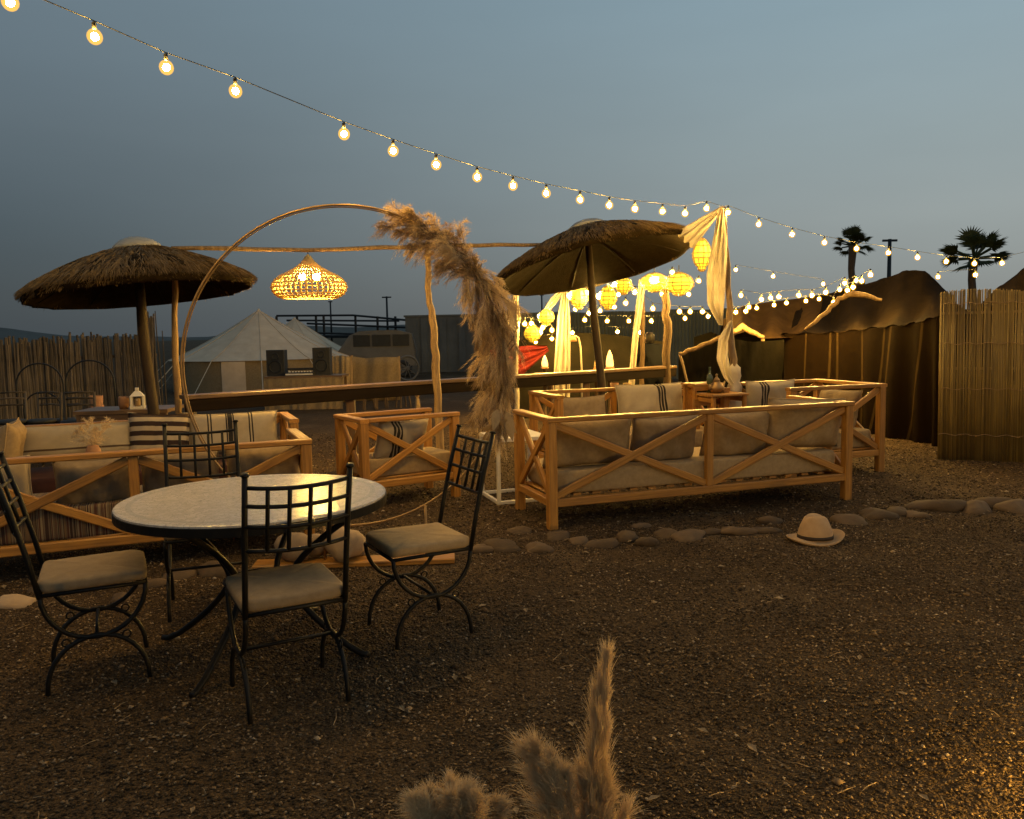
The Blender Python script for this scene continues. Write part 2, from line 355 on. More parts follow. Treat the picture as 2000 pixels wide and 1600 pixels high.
class MB:
    def __init__(s, off=(0, 0, 0)): s.v = []; s.f = []; s.off = Vector(off)
    def add(s, vs_, fs):
        o = len(s.v); s.v += [tuple(Vector(v) - s.off) for v in vs_]; s.f += [tuple(i + o for i in q) for q in fs]
        return s
    def box(s, c, size, rz=0.0):
        c = Vector(c); R = Matrix.Rotation(rz, 3, 'Z'); hx, hy, hz = (q / 2 for q in size)
        vs_ = [c + R @ Vector((x, y, z)) for z in (-hz, hz) for x, y in ((-hx, -hy), (hx, -hy), (hx, hy), (-hx, hy))]
        return s.add(vs_, [(3, 2, 1, 0), (4, 5, 6, 7), (0, 1, 5, 4), (1, 2, 6, 5), (2, 3, 7, 6), (3, 0, 4, 7)])
    def tube(s, pts, rad, n=8, cap=True, flat=None):
        pts = [Vector(p) for p in pts]; m = len(pts)
        if not hasattr(rad, '__len__'): rad = [rad] * m
        t0 = (pts[1] - pts[0]).normalized(); a = Vector((0, 0, 1)) if abs(t0.z) < 0.9 else Vector((1, 0, 0))
        nn = t0.cross(a).normalized(); vs_ = []
        for i in range(m):
            t = (pts[min(i + 1, m - 1)] - pts[max(i - 1, 0)]).normalized()
            nn = (nn - t * nn.dot(t)).normalized(); bb = t.cross(nn)
            for j in range(n):
                an = 2 * PI * j / n; vs_.append(pts[i] + (nn * math.cos(an) + bb * math.sin(an)) * rad[i])
        fs = [(i * n + j, i * n + (j + 1) % n, (i + 1) * n + (j + 1) % n, (i + 1) * n + j) for i in range(m - 1) for j in range(n)]
        if cap: fs += [tuple(range(n - 1, -1, -1)), tuple((m - 1) * n + j for j in range(n))]
        return s.add(vs_, fs)
    def ring(s, c, R, r, n=32, k=6, axis='Z', tilt=None):
        c = Vector(c); vs_ = []; fs = []
        for i in range(n):
            a = 2 * PI * i / n; d = Vector((math.cos(a), math.sin(a), 0)); z = Vector((0, 0, 1))
            if axis == 'Y': d = Vector((math.cos(a), 0, math.sin(a))); z = Vector((0, 1, 0))
            if axis == 'X': d = Vector((0, math.cos(a), math.sin(a))); z = Vector((1, 0, 0))
            for j in range(k):
                b = 2 * PI * j / k; vs_.append(c + d * (R + r * math.cos(b)) + z * (r * math.sin(b)))
        for i in range(n):
            for j in range(k):
                fs.append((i * k + j, ((i + 1) % n) * k + j, ((i + 1) % n) * k + (j + 1) % k, i * k + (j + 1) % k))
        return s.add(vs_, fs)
    def lathe(s, prof, n=24, c=(0, 0, 0), cap=True):
        c = Vector(c); m = len(prof)
        vs_ = [c + Vector((r * math.cos(2 * PI * j / n), r * math.sin(2 * PI * j / n), z)) for r, z in prof for j in range(n)]
        fs = [(i * n + j, i * n + (j + 1) % n, (i + 1) * n + (j + 1) % n, (i + 1) * n + j) for i in range(m - 1) for j in range(n)]
        if cap: fs += [tuple(range(n - 1, -1, -1)), tuple((m - 1) * n + j for j in range(n))]
        return s.add(vs_, fs)
    def grid(s, P, closed=False):
        r = len(P); c = len(P[0])
        fs = [(i * c + j, i * c + (j + 1) % c, (i + 1) * c + (j + 1) % c, (i + 1) * c + j) for i in range(r - 1) for j in range(c if closed else c - 1)]
        return s.add([p for row in P for p in row], fs)
    def build(s, name, mat, parent=None, smooth=False):
        me = bpy.data.meshes.new(name); me.from_pydata(s.v, [], s.f); me.update()
        return link_mesh(name, me, mat, parent, smooth)

def thing(name, label, cat, loc=(0, 0, 0), rz=0.0, group=None):
    o = bpy.data.objects.new(name, None); COL.objects.link(o); o.location = loc; o.rotation_euler = (0, 0, rz); o.empty_display_size = 0.1
    o['label'] = label; o['category'] = cat
    if group: o['group'] = group
    return o
def tag(o, label, cat, group=None):
    o['label'] = label; o['category'] = cat
    if group: o['group'] = group
    return o
def structure(o): o['kind'] = 'structure'; return o
def dup(root, loc, rz=None, label=None):
    def cp(o, par):
        c = o.copy(); COL.objects.link(c); c.parent = par
        for ch in o.children: cp(ch, c)
        return c
    r = cp(root, None); r.location = loc
    if rz is not None: r.rotation_euler = (0, 0, rz)
    if label: r['label'] = label
    return r

_beams = {}
def beam(name, p0, p1, w, h, mat, parent=None, up=(0, 0, 1), ch=0.006):
    """chamfered timber from p0 to p1; grain runs along its own x axis"""
    p0 = Vector(p0); p1 = Vector(p1); L = (p1 - p0).length; key = (round(L, 4), w, h, mat.name)
    if key not in _beams:
        a, b = w / 2, h / 2; c = ch
        pr = [(-a + c, -b), (a - c, -b), (a, -b + c), (a, b - c), (a - c, b), (-a + c, b), (-a, b - c), (-a, -b + c)]
        m = MB(); vs_ = [(x, y, z) for x in (0, L) for y, z in pr]
        m.add(vs_, [tuple(range(8)), tuple(15 - i for i in range(8))] + [(j, 8 + j, 8 + (j + 1) % 8, (j + 1) % 8) for j in range(8)])
        me = bpy.data.meshes.new(name); me.from_pydata(m.v, [], m.f); me.update(); me.materials.append(mat); _beams[key] = me
    o = bpy.data.objects.new(name, _beams[key]); COL.objects.link(o)
    x = (p1 - p0).normalized(); upv = Vector(up)
    if abs(x.dot(upv)) > 0.98: upv = Vector((0, 1, 0))
    y = upv.cross(x).normalized(); z = x.cross(y)
    o.matrix_world = Matrix(((x.x, y.x, z.x, p0.x), (x.y, y.y, z.y, p0.y), (x.z, y.z, z.z, p0.z), (0, 0, 0, 1)))
    if parent: o.parent = parent; o.matrix_parent_inverse = Matrix()
    return o

def uv_surface(name, P, mat, parent=None, off=(0, 0, 0), smooth=True, thick=0.0):
    """sheet through a grid of points, uv in metres along the rows"""
    m = MB(off); m.grid(P); o = m.build(name, mat, parent, smooth); me = o.data
    us = []
    for row in P:
        d = 0.0; ru = [0.0]
        for a, b in zip(row[:-1], row[1:]): d += (Vector(b) - Vector(a)).length; ru.append(d)
        us.append(ru)
    uvl = me.uv_layers.new(name='uv'); c = len(P[0])
    for lp in me.loops:
        i, j = divmod(lp.vertex_index, c); uvl.data[lp.index].uv = (us[i][j], i / max(1, len(P) - 1))
    if thick:
        sm = o.modifiers.new('solid', 'SOLIDIFY'); sm.thickness = thick
    return o

def smoothstep(t): return t * t * (3 - 2 * t)

# ------------------------------------------------------------------ ground, far hills
def make_ground():
    # finer near the camera, reaching the horizon
    xs = np.concatenate([-np.geomspace(2500, 14, 22), np.linspace(-12, 12, 97), np.geomspace(14, 2500, 22)])
    ys = np.concatenate([-np.geomspace(2500, 6, 14), np.linspace(-4, 16, 81), np.geomspace(18, 3500, 26)])
    X, Y = np.meshgrid(xs, ys); Z = np.zeros_like(X)
    near = np.exp(-((X / 14) ** 2 + ((Y - 6) / 12) ** 2))
    Z += near * 0.012 * (np.sin(X * 2.1 + 0.6 * Y) * np.sin(Y * 1.7 - X * 0.4) + 0.6 * np.sin(X * 4.7 + 1) * np.sin(Y * 5.1))
    V = np.stack([X, Y, Z], -1).reshape(-1, 3); r, c = X.shape
    idx = np.arange(r * c).reshape(r, c)
    Fc = np.stack([idx[:-1, :-1], idx[:-1, 1:], idx[1:, 1:], idx[1:, :-1]], -1).reshape(-1, 4)
    return structure(np_mesh('ground', V, Fc, M_ground, None, True))
make_ground()

def make_gravel():
    n1, n2 = 130000, 60000
    d = np.concatenate([2.0 + 4.2 * rng.random(n1) ** 0.85, 6.0 + 6.5 * rng.random(n2)])
    n = len(d); x = (rng.random(n) * 2 - 1) * (d * 0.66 + 0.5)
    size = np.where(d < 6.2, 0.0028 + 0.0062 * rng.random(n) ** 2.2, 0.006 + 0.007 * rng.random(n) ** 2)
    big = rng.random(n) < 0.004; size = np.where(big, size * 2.2, size)
    base = np.array([[1, 0, 0], [-1, 0, 0], [0, 1, 0], [0, -1, 0], [0, 0, 1], [0, 0, -1]], float)
    tri = np.array([[0, 2, 4], [2, 1, 4], [1, 3, 4], [3, 0, 4], [2, 0, 5], [1, 2, 5], [3, 1, 5], [0, 3, 5]])
    sc = size[:, None] * (0.6 + 0.8 * rng.random((n, 3))) * np.array([1.15, 1.0, 0.62])
    V = base[None] * sc[:, None, :] + (rng.random((n, 6, 3)) - 0.5) * size[:, None, None] * 0.5
    a = rng.random(n) * 2 * PI; ca, sa = np.cos(a)[:, None], np.sin(a)[:, None]
    Vx = V[..., 0] * ca - V[..., 1] * sa + x[:, None]; Vy = V[..., 0] * sa + V[..., 1] * ca + d[:, None]
    gz = np.exp(-((x / 14) ** 2 + ((d - 6) / 12) ** 2)) * 0.012 * (np.sin(x * 2.1 + 0.6 * d) * np.sin(d * 1.7 - x * 0.4) + 0.6 * np.sin(x * 4.7 + 1) * np.sin(d * 5.1))
    Vz = V[..., 2] + gz[:, None] + 0.001 + size[:, None] * 0.25
    V = np.stack([Vx, Vy, Vz], -1).reshape(-1, 3)
    Fc = (tri[None] + (np.arange(n) * 6)[:, None, None]).reshape(-1, 3)
    o = np_mesh('gravel', V, Fc, M_pebble); o['kind'] = 'stuff'
    tag(o, 'fine brown gravel strewn over the open ground', 'gravel')
make_gravel()

def make_litter():
    m = MB()
    for i in range(420):
        d = 2.4 + 6.5 * random.random() ** 1.3; x = random.uniform(-.66, .66) * d; a = random.uniform(0, 6.28); L = random.uniform(.02, .09)
        if random.random() < .6:
            p = Vector((x, d, .010)); q = p + Vector((math.cos(a) * L, math.sin(a) * L, random.uniform(0, .012))); m.tube([p, p.lerp(q, .5) + Vector((random.uniform(-.006, .006), 0, .004)), q], [.0022, .0018, .0010], 4)
        else:
            u = Vector((math.cos(a), math.sin(a), random.uniform(-.2, .2))) * L * .35; v = Vector((-math.sin(a), math.cos(a), random.uniform(-.2, .2))) * L * .18; c = Vector((x, d, .013))
            m.add([c - u, c + v + Vector((0, 0, .006)), c + u, c - v + Vector((0, 0, .004))], [(0, 1, 2, 3)])
    o = m.build('litter', pm('dry_litter', (0.24, 0.17, 0.10), (0.13, 0.09, 0.05), .8, 9, vary=0)); o['kind'] = 'stuff'; tag(o, 'dry twigs and leaf scraps scattered on the gravel', 'litter')
make_litter()

def make_hills():
    P = []
    for k, (dist, hh) in enumerate(((900, -2), (1000, 1.0), (1250, 0.2))):
        row = []
        for i in range(90):
            a = math.radians(-62 + 124 * i / 89)
            z = hh * (14 + 7 * math.sin(a * 7 + 1) + 4 * math.sin(a * 19) + 2 * math.sin(a * 41)) if k else -2
            row.append((dist * math.sin(a), dist * math.cos(a), z))
        P.append(row)
    m = MB(); m.grid(P); structure(m.build('hills', M_hill, None, True))
make_hills()

# ------------------------------------------------------------------ timber seats
def seat_frame(name, label, cat, O, ydir, L, D, h, panels=1, group=None, px_w=0.072):
    """X-braced timber seat. O: back corner on the ground; local y = the way it faces, x along the back."""
    ydir = Vector((ydir[0], ydir[1], 0)).normalized(); xdir = Vector((ydir.y, -ydir.x, 0))
    t = thing(name, label, cat, (O[0], O[1], 0), math.atan2(xdir.y, xdir.x), group)
    w = px_w; a = w / 2; rh = 0.062; zb = 0.20
    top = h - 0.018
    for (x, y) in ((a, a), (L - a, a), (a, D - a), (L - a, D - a)):
        beam('post', (x, y, 0), (x, y, h - 0.037), w, w, M_wood, t)
    # top boards (flat, slightly wider than the posts)
    beam('top_rail', (-0.004, a, top), (L + 0.004, a, top), w + 0.012, 0.036, M_wood, t)
    for x in (a, L - a):
        beam('arm_rail', (x, w + 0.009, top + 0.001), (x, D + 0.004, top + 0.001), w + 0.010, 0.036, M_wood, t)
    # lower rails
    beam('bottom_rail', (w, a, zb), (L - w, a, zb), w * 0.72, rh, M_wood, t)
    beam('bottom_rail', (w, D - a, zb), (L - w, D - a, zb), w * 0.72, rh, M_wood, t)
    for x in (a, L - a):
        beam('bottom_rail', (x, w, zb), (x, D - w, zb), w * 0.72, rh, M_wood, t)
    z0, z1 = zb + rh / 2, h - 0.04
    def cross(A, B, off):
        # two struts, the second 4 mm behind the first
        nrm = Vector((-(B - A).y, (B - A).x, 0)).normalized()
        beam('brace', A + Vector((0, 0, z0 + .02)), B + Vector((0, 0, z1 - .02)), 0.030, 0.058, M_wood, t, up=(0, 0, 1))
        s_ = nrm * off
        beam('brace', A + Vector((0, 0, z1 - .02)) + s_, B + Vector((0, 0, z0 + .02)) + s_, 0.030, 0.058, M_wood, t, up=(0, 0, 1))
    xs = [w + 0.0] + [L * (i + 1) / panels for i in range(panels - 1)] + [L - w]
    for i in range(1, panels):
        beam('middle_post', (xs[i], a, z0 + .001), (xs[i], a, z1), 0.06, 0.05, M_wood, t)
    for i in range(panels):
        x0 = xs[i] + (0.03 if i else 0); x1 = xs[i + 1] - (0.03 if i < panels - 1 else 0)
        cross(Vector((x0, a, 0)), Vector((x1, a, 0)), 0.004)
    for x in (a, L - a):
        cross(Vector((x, w, 0)), Vector((x, D - w, 0)), 0.004)
    n = max(4, int(L / 0.16))
    for i in range(n):
        x = w + 0.03 + (L - 2 * w - 0.06) * i / (n - 1)
        beam('seat_slat', (x, w + .012, zb + 0.042), (x, D - w - .012, zb + 0.042), 0.07, 0.018, M_wood, t)
    return t

def local_to_world(t, p):
    return Matrix.Translation(t.location) @ Matrix.Rotation(t.rotation_euler[2], 4, 'Z') @ Vector(p)

def pillow_mesh(w, h, th, seed, nx=18, ny=14):
    r = random.Random(seed); ph = [r.random() * 6.28 for _ in range(6)]
    rows = {}
    m = MB(); idx = {}
    for s_ in (1, -1):
        for i in range(ny + 1):
            for j in range(nx + 1):
                u = -1 + 2 * j / nx; v = -1 + 2 * i / ny
                edge = i in (0, ny) or j in (0, nx)
                if edge and s_ == -1: idx[(s_, i, j)] = idx[(1, i, j)]; continue
                pin = 1 - 0.07 * (1 - u * u) if i in (0, ny) else 1
                x = u * w / 2 * (1 - 0.06 * (1 - abs(u)) - 0.05 * (1 - v * v) * abs(u)); z = v * h / 2 * (1 - 0.06 * (1 - u * u) * abs(v))
                b = max(0, (1 - u ** 4) * (1 - v ** 4)) ** 0.55
                y = s_ * th / 2 * b * (1 + 0.10 * math.sin(3 * u + ph[0]) * math.cos(2.3 * v + ph[1]))
                y += 0.009 * math.sin(9 * u + 4 * v + ph[2]) * b + 0.006 * math.sin(15 * u * (v + 1.3) + ph[5]) * b + 0.010 * math.sin(2.2 * v + ph[3]) * math.cos(2 * u)
                z -= 0.03 * h * (1 - u * u) * (v + 1) / 2 * (0.4 + 0.6 * math.sin(ph[4]))
                idx[(s_, i, j)] = len(m.v); m.v.append((x, z, y))
    for s_ in (1, -1):
        for i in range(ny):
            for j in range(nx):
                q = (idx[(s_, i, j)], idx[(s_, i, j + 1)], idx[(s_, i + 1, j + 1)], idx[(s_, i + 1, j)])
                m.f.append(q if s_ == 1 else q[::-1])
    return m
PCOUNT = [0]
def pillow(label, seat, x, y, z, w, h, th, mat, lean=0.25, yaw=0.0, group=None, rollz=0.0):
    """cushion standing in a seat: x,y local position of its centre line, leaning against the back (lean>0 leans to the back)"""
    PCOUNT[0] += 1
    nx, ny = 18, 14; pmb = pillow_mesh(w, h, th, PCOUNT[0] * 13)
    per = [pmb.v[j] for j in range(nx + 1)] + [pmb.v[i * (nx + 1) + nx] for i in range(1, ny + 1)] + [pmb.v[ny * (nx + 1) + j] for j in range(nx - 1, -1, -1)] + [pmb.v[i * (nx + 1)] for i in range(ny - 1, -1, -1)]
    o = pmb.build('cushion', mat, None, True)
    mp2 = MB(); mp2.tube(per, 0.0055, 5, cap=False); mp2.build('piping', mat, o, True)
    base = Matrix.Translation(seat.location) @ Matrix.Rotation(seat.rotation_euler[2], 4, 'Z')
    # mesh lies in its xy plane (x = width, y = height); stand it up
    o.matrix_world = base @ Matrix.Translation((x, y, z)) @ Matrix.Rotation(yaw, 4, 'Z') @ Matrix.Rotation(PI / 2 + lean, 4, 'X') @ Matrix.Rotation(rollz, 4, 'Z')
    return tag(o, label, 'cushion', group)

def mattress(label, seat, L, D, z, th, mat, x0=0.07, y0=0.06, gather=True):
    n = 60; k = 12; P = []
    hx, hy = (L - 2 * x0) / 2, (D - y0 - 0.02) / 2
    for i in range(9):
        a = -PI / 2 + PI * i / 8
        row = []
        for j in range(n):
            t = 2 * PI * j / n
            cx = math.copysign(abs(math.cos(t)) ** 0.16, math.cos(t)); cy = math.copysign(abs(math.sin(t)) ** 0.22, math.sin(t))
            rr = 1 - 0.035 * (1 - math.cos(a)) + (0.006 * math.sin(j * 2.5) if gather else 0) * math.cos(a)
            zz = th / 2 * math.copysign(abs(math.sin(a)) ** 0.6, math.sin(a))
            row.append((hx * cx * rr, hy * cy * rr, zz))
        P.append(row)
    m = MB(); m.grid(P, closed=True)
    m.f += [tuple(range(n - 1, -1, -1))]
    # crowned top with tufts
    top = []
    o0 = len(m.v); q = 16
    m.f += [tuple(8 * n + j for j in range(n))]
    o = m.build('seat_mattress', mat, None, True)
    o.matrix_world = Matrix.Translation(seat.location) @ Matrix.Rotation(seat.rotation_euler[2], 4, 'Z') @ Matrix.Translation((L / 2, y0 + hy, z + th / 2))
    return tag(o, label, 'mattress')

# --- long sofa with its back to us, beside the hat
A0 = onz(1079, 1034); A1 = onz(1652, 976)
a_dir = (A1 - A0).normalized(); a_n = Vector((-a_dir.y, a_dir.x, 0))
LA = (A1 - A0).length
sofaA = seat_frame('timber_sofa', 'long honey timber sofa with two crossed back panels, beside the fedora hat', 'sofa', A0 - a_dir * 0.036 - a_n * 0.036, a_n, LA + 0.072, 0.80, 0.845, 2)
mattress('beige gathered seat mattress of the sofa beside the fedora hat', sofaA, LA + 0.072, 0.80, 0.257, 0.17, M_linen, gather=True)
gA = 'beige cushions along the sofa beside the fedora hat'
lA = 'plump beige cushion standing against the back of the sofa beside the fedora hat'
pillow(lA, sofaA, 0.42, 0.23, 0.63, 0.74, 0.42, 0.22, M_linen, 0.22, 0.0, gA)
pillow('greyer plump cushion beside the middle post of the sofa beside the fedora hat', sofaA, 1.10, 0.26, 0.60, 0.62, 0.40, 0.22, M_linen_d, 0.25, 0.06, gA)
pillow(lA, sofaA, 1.78, 0.26, 0.60, 0.62, 0.40, 0.22, M_linen, 0.25, -0.05, gA)
pillow(lA, sofaA, 2.42, 0.20, 0.66, 0.80, 0.44, 0.20, M_linen, 0.16, 0.0, gA, rollz=-0.05)

# --- armchair whose crossed side panel faces us, behind the long sofa
B0 = onz(1722, 922)
seatB = seat_frame('timber_armchair', 'honey timber armchair between the long sofa and the dark striped tent', 'armchair', B0 + Vector((0.03, 0, 0)), -a_dir, 1.02, 1.15, 0.90, 1)
mattress('beige seat mattress of the armchair beside the dark tent', seatB, 1.02, 1.15, 0.257, 0.17, M_linen)
pillow('grey patterned cushion slumped in the armchair beside the dark tent', seatB, 0.45, 0.22, 0.62, 0.60, 0.42, 0.18, M_linen_d, 0.25)
pillow('pale three-striped cushion in the armchair beside the dark tent', seatB, 0.88, 0.75, 0.72, 0.62, 0.40, 0.16, M_str_tri, 0.10, -PI / 2)

# --- sofa facing us beyond the long sofa
C_r = onz(1347, 750, 0.86)
sofaC = seat_frame('timber_sofa', 'honey timber sofa under the tilted thatched parasol, facing the long sofa', 'sofa', Vector((C_r.x, C_r.y, 0)), -a_n, 1.95, 0.80, 0.86, 2)
mattress('beige seat mattress of the sofa under the tilted parasol', sofaC, 1.95, 0.80, 0.257, 0.17, M_linen)
pillow('wide grey cushion with three dark stripes on the sofa under the tilted parasol', sofaC, 0.62, 0.22, 0.70, 0.82, 0.40, 0.20, M_str_tri, 0.22)
pillow('plain beige cushion beside the three-striped one on the sofa under the tilted parasol', sofaC, 1.45, 0.22, 0.62, 0.60, 0.36, 0.20, M_linen_d, 0.22)

# --- left group: sofa with its back to us behind the mosaic table
h1 = 0.775
S1r = onz(608, 858, h1); S1m = onz(258, 881, h1)
s_dir = (Vector((S1r.x, S1r.y, 0)) - Vector((S1m.x, S1m.y, 0))); half = s_dir.length; s_dir.normalize(); s_n = Vector((-s_dir.y, s_dir.x, 0))
S1l = Vector((S1r.x, S1r.y, 0)) - s_dir * (2 * half)
sofa1 = seat_frame('timber_sofa', 'honey timber sofa with its crossed back panels behind the white mosaic table', 'sofa', S1l, s_n, 2 * half, 0.75, h1, 2)
mattress('seat mattress covered in brown and cream striped weave, behind the mosaic table', sofa1, 2 * half, 0.75, 0.235, 0.20, M_rug, gather=False)
g1 = 'beige cushions along the sofa behind the mosaic table'
l1 = 'beige cushion against the back of the sofa behind the mosaic table'
pillow(l1, sofa1, half - 0.24, 0.26, 0.56, 0.48, 0.34, 0.24, M_linen_d, 0.28, 0.05, g1)
pillow(l1, sofa1, half + 0.28, 0.25, 0.57, 0.50, 0.36, 0.24, M_linen_d, 0.26, -0.08, g1)
pillow(l1, sofa1, half + 0.83, 0.24, 0.57, 0.52, 0.38, 0.22, M_linen, 0.22, 0.05, g1)
pillow('maroon and beige cushion at the end of the sofa behind the mosaic table', sofa1, half - 0.86, 0.24, 0.57, 0.52, 0.40, 0.20, stripes('maroon_panel_linen', (0.34, 0.27, 0.19), ((0.02, 0.09),), 0, (0.05, 0.014, 0.012)), 0.2)

# --- sofa facing us under the upright thatched parasol
S2r = onz(560, 804, h1); S2r = Vector((S2r.x, S2r.y, 0))
L2 = 2.35
sofa2 = seat_frame('timber_sofa', 'honey timber sofa with striped cushions under the upright thatched parasol', 'sofa', S2r, -s_n, L2, 0.78, h1, 2)
mattress('maroon covered seat mattress of the sofa under the upright parasol', sofa2, L2, 0.78, 0.257, 0.16, M_dark_rug, gather=False)
pillow('pale cushion with paired thin dark stripes on the sofa under the upright parasol', sofa2, 0.50, 0.22, 0.62, 0.78, 0.38, 0.18, M_str_pair, 0.2)
pillow('cream cushion with bold black stripes on the sofa under the upright parasol', sofa2, 1.12, 0.24, 0.62, 0.50, 0.46, 0.20, M_str_bold, 0.22, 0, None, 0.06)
pillow('long cream bolster cushion with one thin stripe under the upright parasol', sofa2, 1.78, 0.22, 0.63, 0.96, 0.30, 0.18, M_str_long, 0.2)
pillow('beige cushion propped on the outer arm of the sofa under the upright parasol', sofa2, 2.20, 0.55, 0.66, 0.50, 0.42, 0.18, M_linen, 0.2, -PI / 2)

# --- armchair in the middle
K0 = onz(704, 820, h1); K1 = onz(897, 805, h1); K0 = Vector((K0.x, K0.y, 0)); K1 = Vector((K1.x, K1.y, 0))
k_dir = (K1 - K0).normalized(); k_n = Vector((-k_dir.y, k_dir.x, 0)); Dk = (K1 - K0).length
seatK = seat_frame('timber_armchair', 'honey timber armchair with crossed sides between the two sofa groups', 'armchair', K0 + k_n * 0.62, k_dir, 0.62, Dk, h1, 1)
mattress('beige seat mattress of the armchair between the two sofa groups', seatK, 0.62, Dk, 0.257, 0.15, M_linen)
pillow('beige cushion with dark stripe slumped in the armchair between the two sofa groups', seatK, 0.44, 0.45, 0.56, 0.55, 0.38, 0.18, M_str_tri, 0.35, PI / 2 + 0.2)

# ------------------------------------------------------------------ mosaic table and iron chairs
TC = Vector((-1.215, 3.80, 0)); TR = 0.61; TZ = 0.74
tbl = thing('mosaic_table', 'round white mosaic table with black iron rim and curved iron legs', 'table', TC)
m = MB(); m.lathe([(0.0001, 0.0), (TR - 0.012, 0.0), (TR - 0.004, -0.004), (TR - 0.004, -0.012)], 72, cap=False)
o = m.build('tabletop', M_mosaic, tbl); o.location = (0, 0, TZ)
m = MB(); m.lathe([(TR - 0.05, TZ - 0.050), (TR, TZ - 0.050), (TR, TZ - 0.013), (TR - 0.05, TZ - 0.013), (TR - 0.05, TZ - 0.050)], 72, cap=False); m.build('iron_rim', M_iron, tbl)
m = MB(); m.lathe([(0.0001, TZ - 0.045), (TR - 0.045, TZ - 0.045), (TR - 0.045, TZ - 0.014), (0.0001, TZ - 0.014)], 48, cap=False); m.build('under_plate', M_iron, tbl)
for k in range(4):
    an = math.radians(-14 + 90 * k); pts = []
    for i in range(17):
        t = i / 16
        r = 0.50 - 0.36 * math.sin(PI * min(1, t / 0.55)) ** 1.1 * (1 if t < 0.275 else 1)
        z = (TZ - 0.06) * (1 - t)
        r = 0.52 * (1 - t) ** 0 * (0.30 + 0.70 * abs(2 * t - 1) ** 1.5)
        pts.append((r * math.cos(an), r * math.sin(an), max(0.012, z)))
    pts.append((0.55 * math.cos(an), 0.55 * math.sin(an), 0.012))
    m = MB(); m.tube(pts, 0.015, 8); m.build('leg', M_iron, tbl, True)
m = MB(); m.ring((0, 0, 0.34), 0.155, 0.010, 32, 6); m.build('leg_ring', M_iron, tbl, True)

def make_chair(label, loc, rz):
    t = thing('iron_chair', label, 'chair', loc, rz)
    W = 0.385; r = 0.0105
    for sx in (-1, 1):
        x = sx * W / 2
        U = [(x, 0.20 * math.cos(a), 0.435 - 0.205 * math.sin(a)) for a in np.linspace(0, PI, 17)]
        m = MB(); m.tube(U, r, 7); m.build('side_bow', M_iron, t, True)
        Ar = [(x, 0.195 * math.cos(a), 0.012 + 0.225 * math.sin(a) ** 0.9) for a in np.linspace(0, PI, 17)]
        m = MB(); m.tube(Ar, r, 7); m.build('leg_arch', M_iron, t, True)
        for sy in (-1, 1):
            m = MB(); m.ring((x, sy * 0.115, 0.222), 0.016, 0.004, 12, 5, 'X'); m.build('ornament_ring', M_iron, t, True)
        m = MB(); m.tube([(x, -0.20, 0.425), (x, -0.235, 0.60), (x, -0.283, 0.80), (x, -0.338, 0.99)], r * 1.1, 7)
        m.tube([(x, -0.338, 0.99), (x, -0.341, 1.0)], [0.017, 0.013], 8); m.build('back_post', M_iron, t, True)
    m = MB()
    for y in (-0.20, 0.20): m.tube([(-W / 2, y, 0.435), (W / 2, y, 0.435)], 0.009, 6)
    for x in (-W / 2, W / 2): m.tube([(x, -0.2, 0.436), (x, 0.2, 0.436)], 0.009, 6)
    m.build('seat_frame', M_iron, t, True)
    m = MB(); m.tube([(-W / 2, 0, 0.234), (W / 2, 0, 0.234)], 0.008, 6); m.build('stretcher', M_iron, t, True)
    def yb(z): return -0.235 - (z - 0.60) * 0.262
    def bow(u): return -0.028 * (1 - u * u)
    zs = (0.945, 0.875, 0.795, 0.70)
    for z in zs:
        pts = [(u * W / 2, yb(z) + bow(u), z - 0.012 * (1 - u * u)) for u in np.linspace(-1, 1, 9)]
        m = MB(); m.tube(pts, 0.0085, 6); m.build('back_bar', M_iron, t, True)
    for u in (-0.6, -0.2, 0.2, 0.6):
        pts = [(u * W / 2, yb(z) + bow(u), z - 0.012 * (1 - u * u)) for z in (zs[0], zs[1], zs[2], zs[3])]
        m = MB(); m.tube(pts, 0.0085, 6); m.build('back_upright', M_iron, t, True)
    return t
def pad_mesh():
    n = 40; P = []
    prof = [(0.94, -0.030), (0.99, -0.026), (1.0, -0.012), (1.0, 0.004), (0.985, 0.013), (0.93, 0.018), (0.6, 0.021), (0.25, 0.022)]
    for s_, z in prof:
        P.append([(0.205 * s_ * math.copysign(abs(math.cos(t)) ** 0.22, math.cos(t)), 0.21 * s_ * math.copysign(abs(math.sin(t)) ** 0.22, math.sin(t)), z + 0.003 * math.sin(5 * t) * s_) for t in np.linspace(0, 2 * PI, n, endpoint=False)])
    m = MB(); m.grid(P, closed=True); m.f += [tuple(range(n - 1, -1, -1)), tuple((len(prof) - 1) * n + j for j in range(n))]
    return m
def face(v): return math.atan2(v[1], v[0]) - PI / 2     # rotation whose local +y points along v
CH = [((-0.945, 3.27, 0), face((-0.47, 0.88)), 'black iron chair on the open gravel side of the mosaic table', 'grey seat pad on the chair at the open gravel side of the table', M_linen_d),
      ((-1.865, 3.55, 0), face((0.86, 0.42)), 'black iron chair beside the mosaic table near the pale edging stone', 'grey seat pad on the chair near the pale edging stone', M_linen_d),
      ((-0.485, 3.99, 0), face((-0.86, -0.48)), 'black iron chair under the pampas end of the hoop, turned to the mosaic table', 'tan seat pad on the chair under the pampas hoop', M_linen),
      ((-1.69, 4.40, 0), face((0.34, -0.94)), 'black iron chair between the mosaic table and the timber sofa', 'seat pad on the chair between the mosaic table and the timber sofa', M_linen)]
for loc, rz, lab, plab, pmat in CH:
    make_chair(lab, loc, rz)
    p = pad_mesh().build('seat_pad', pmat, None, True); p.location = (loc[0], loc[1], 0.476); p.rotation_euler = (0, 0, rz); tag(p, plab, 'seat pad')

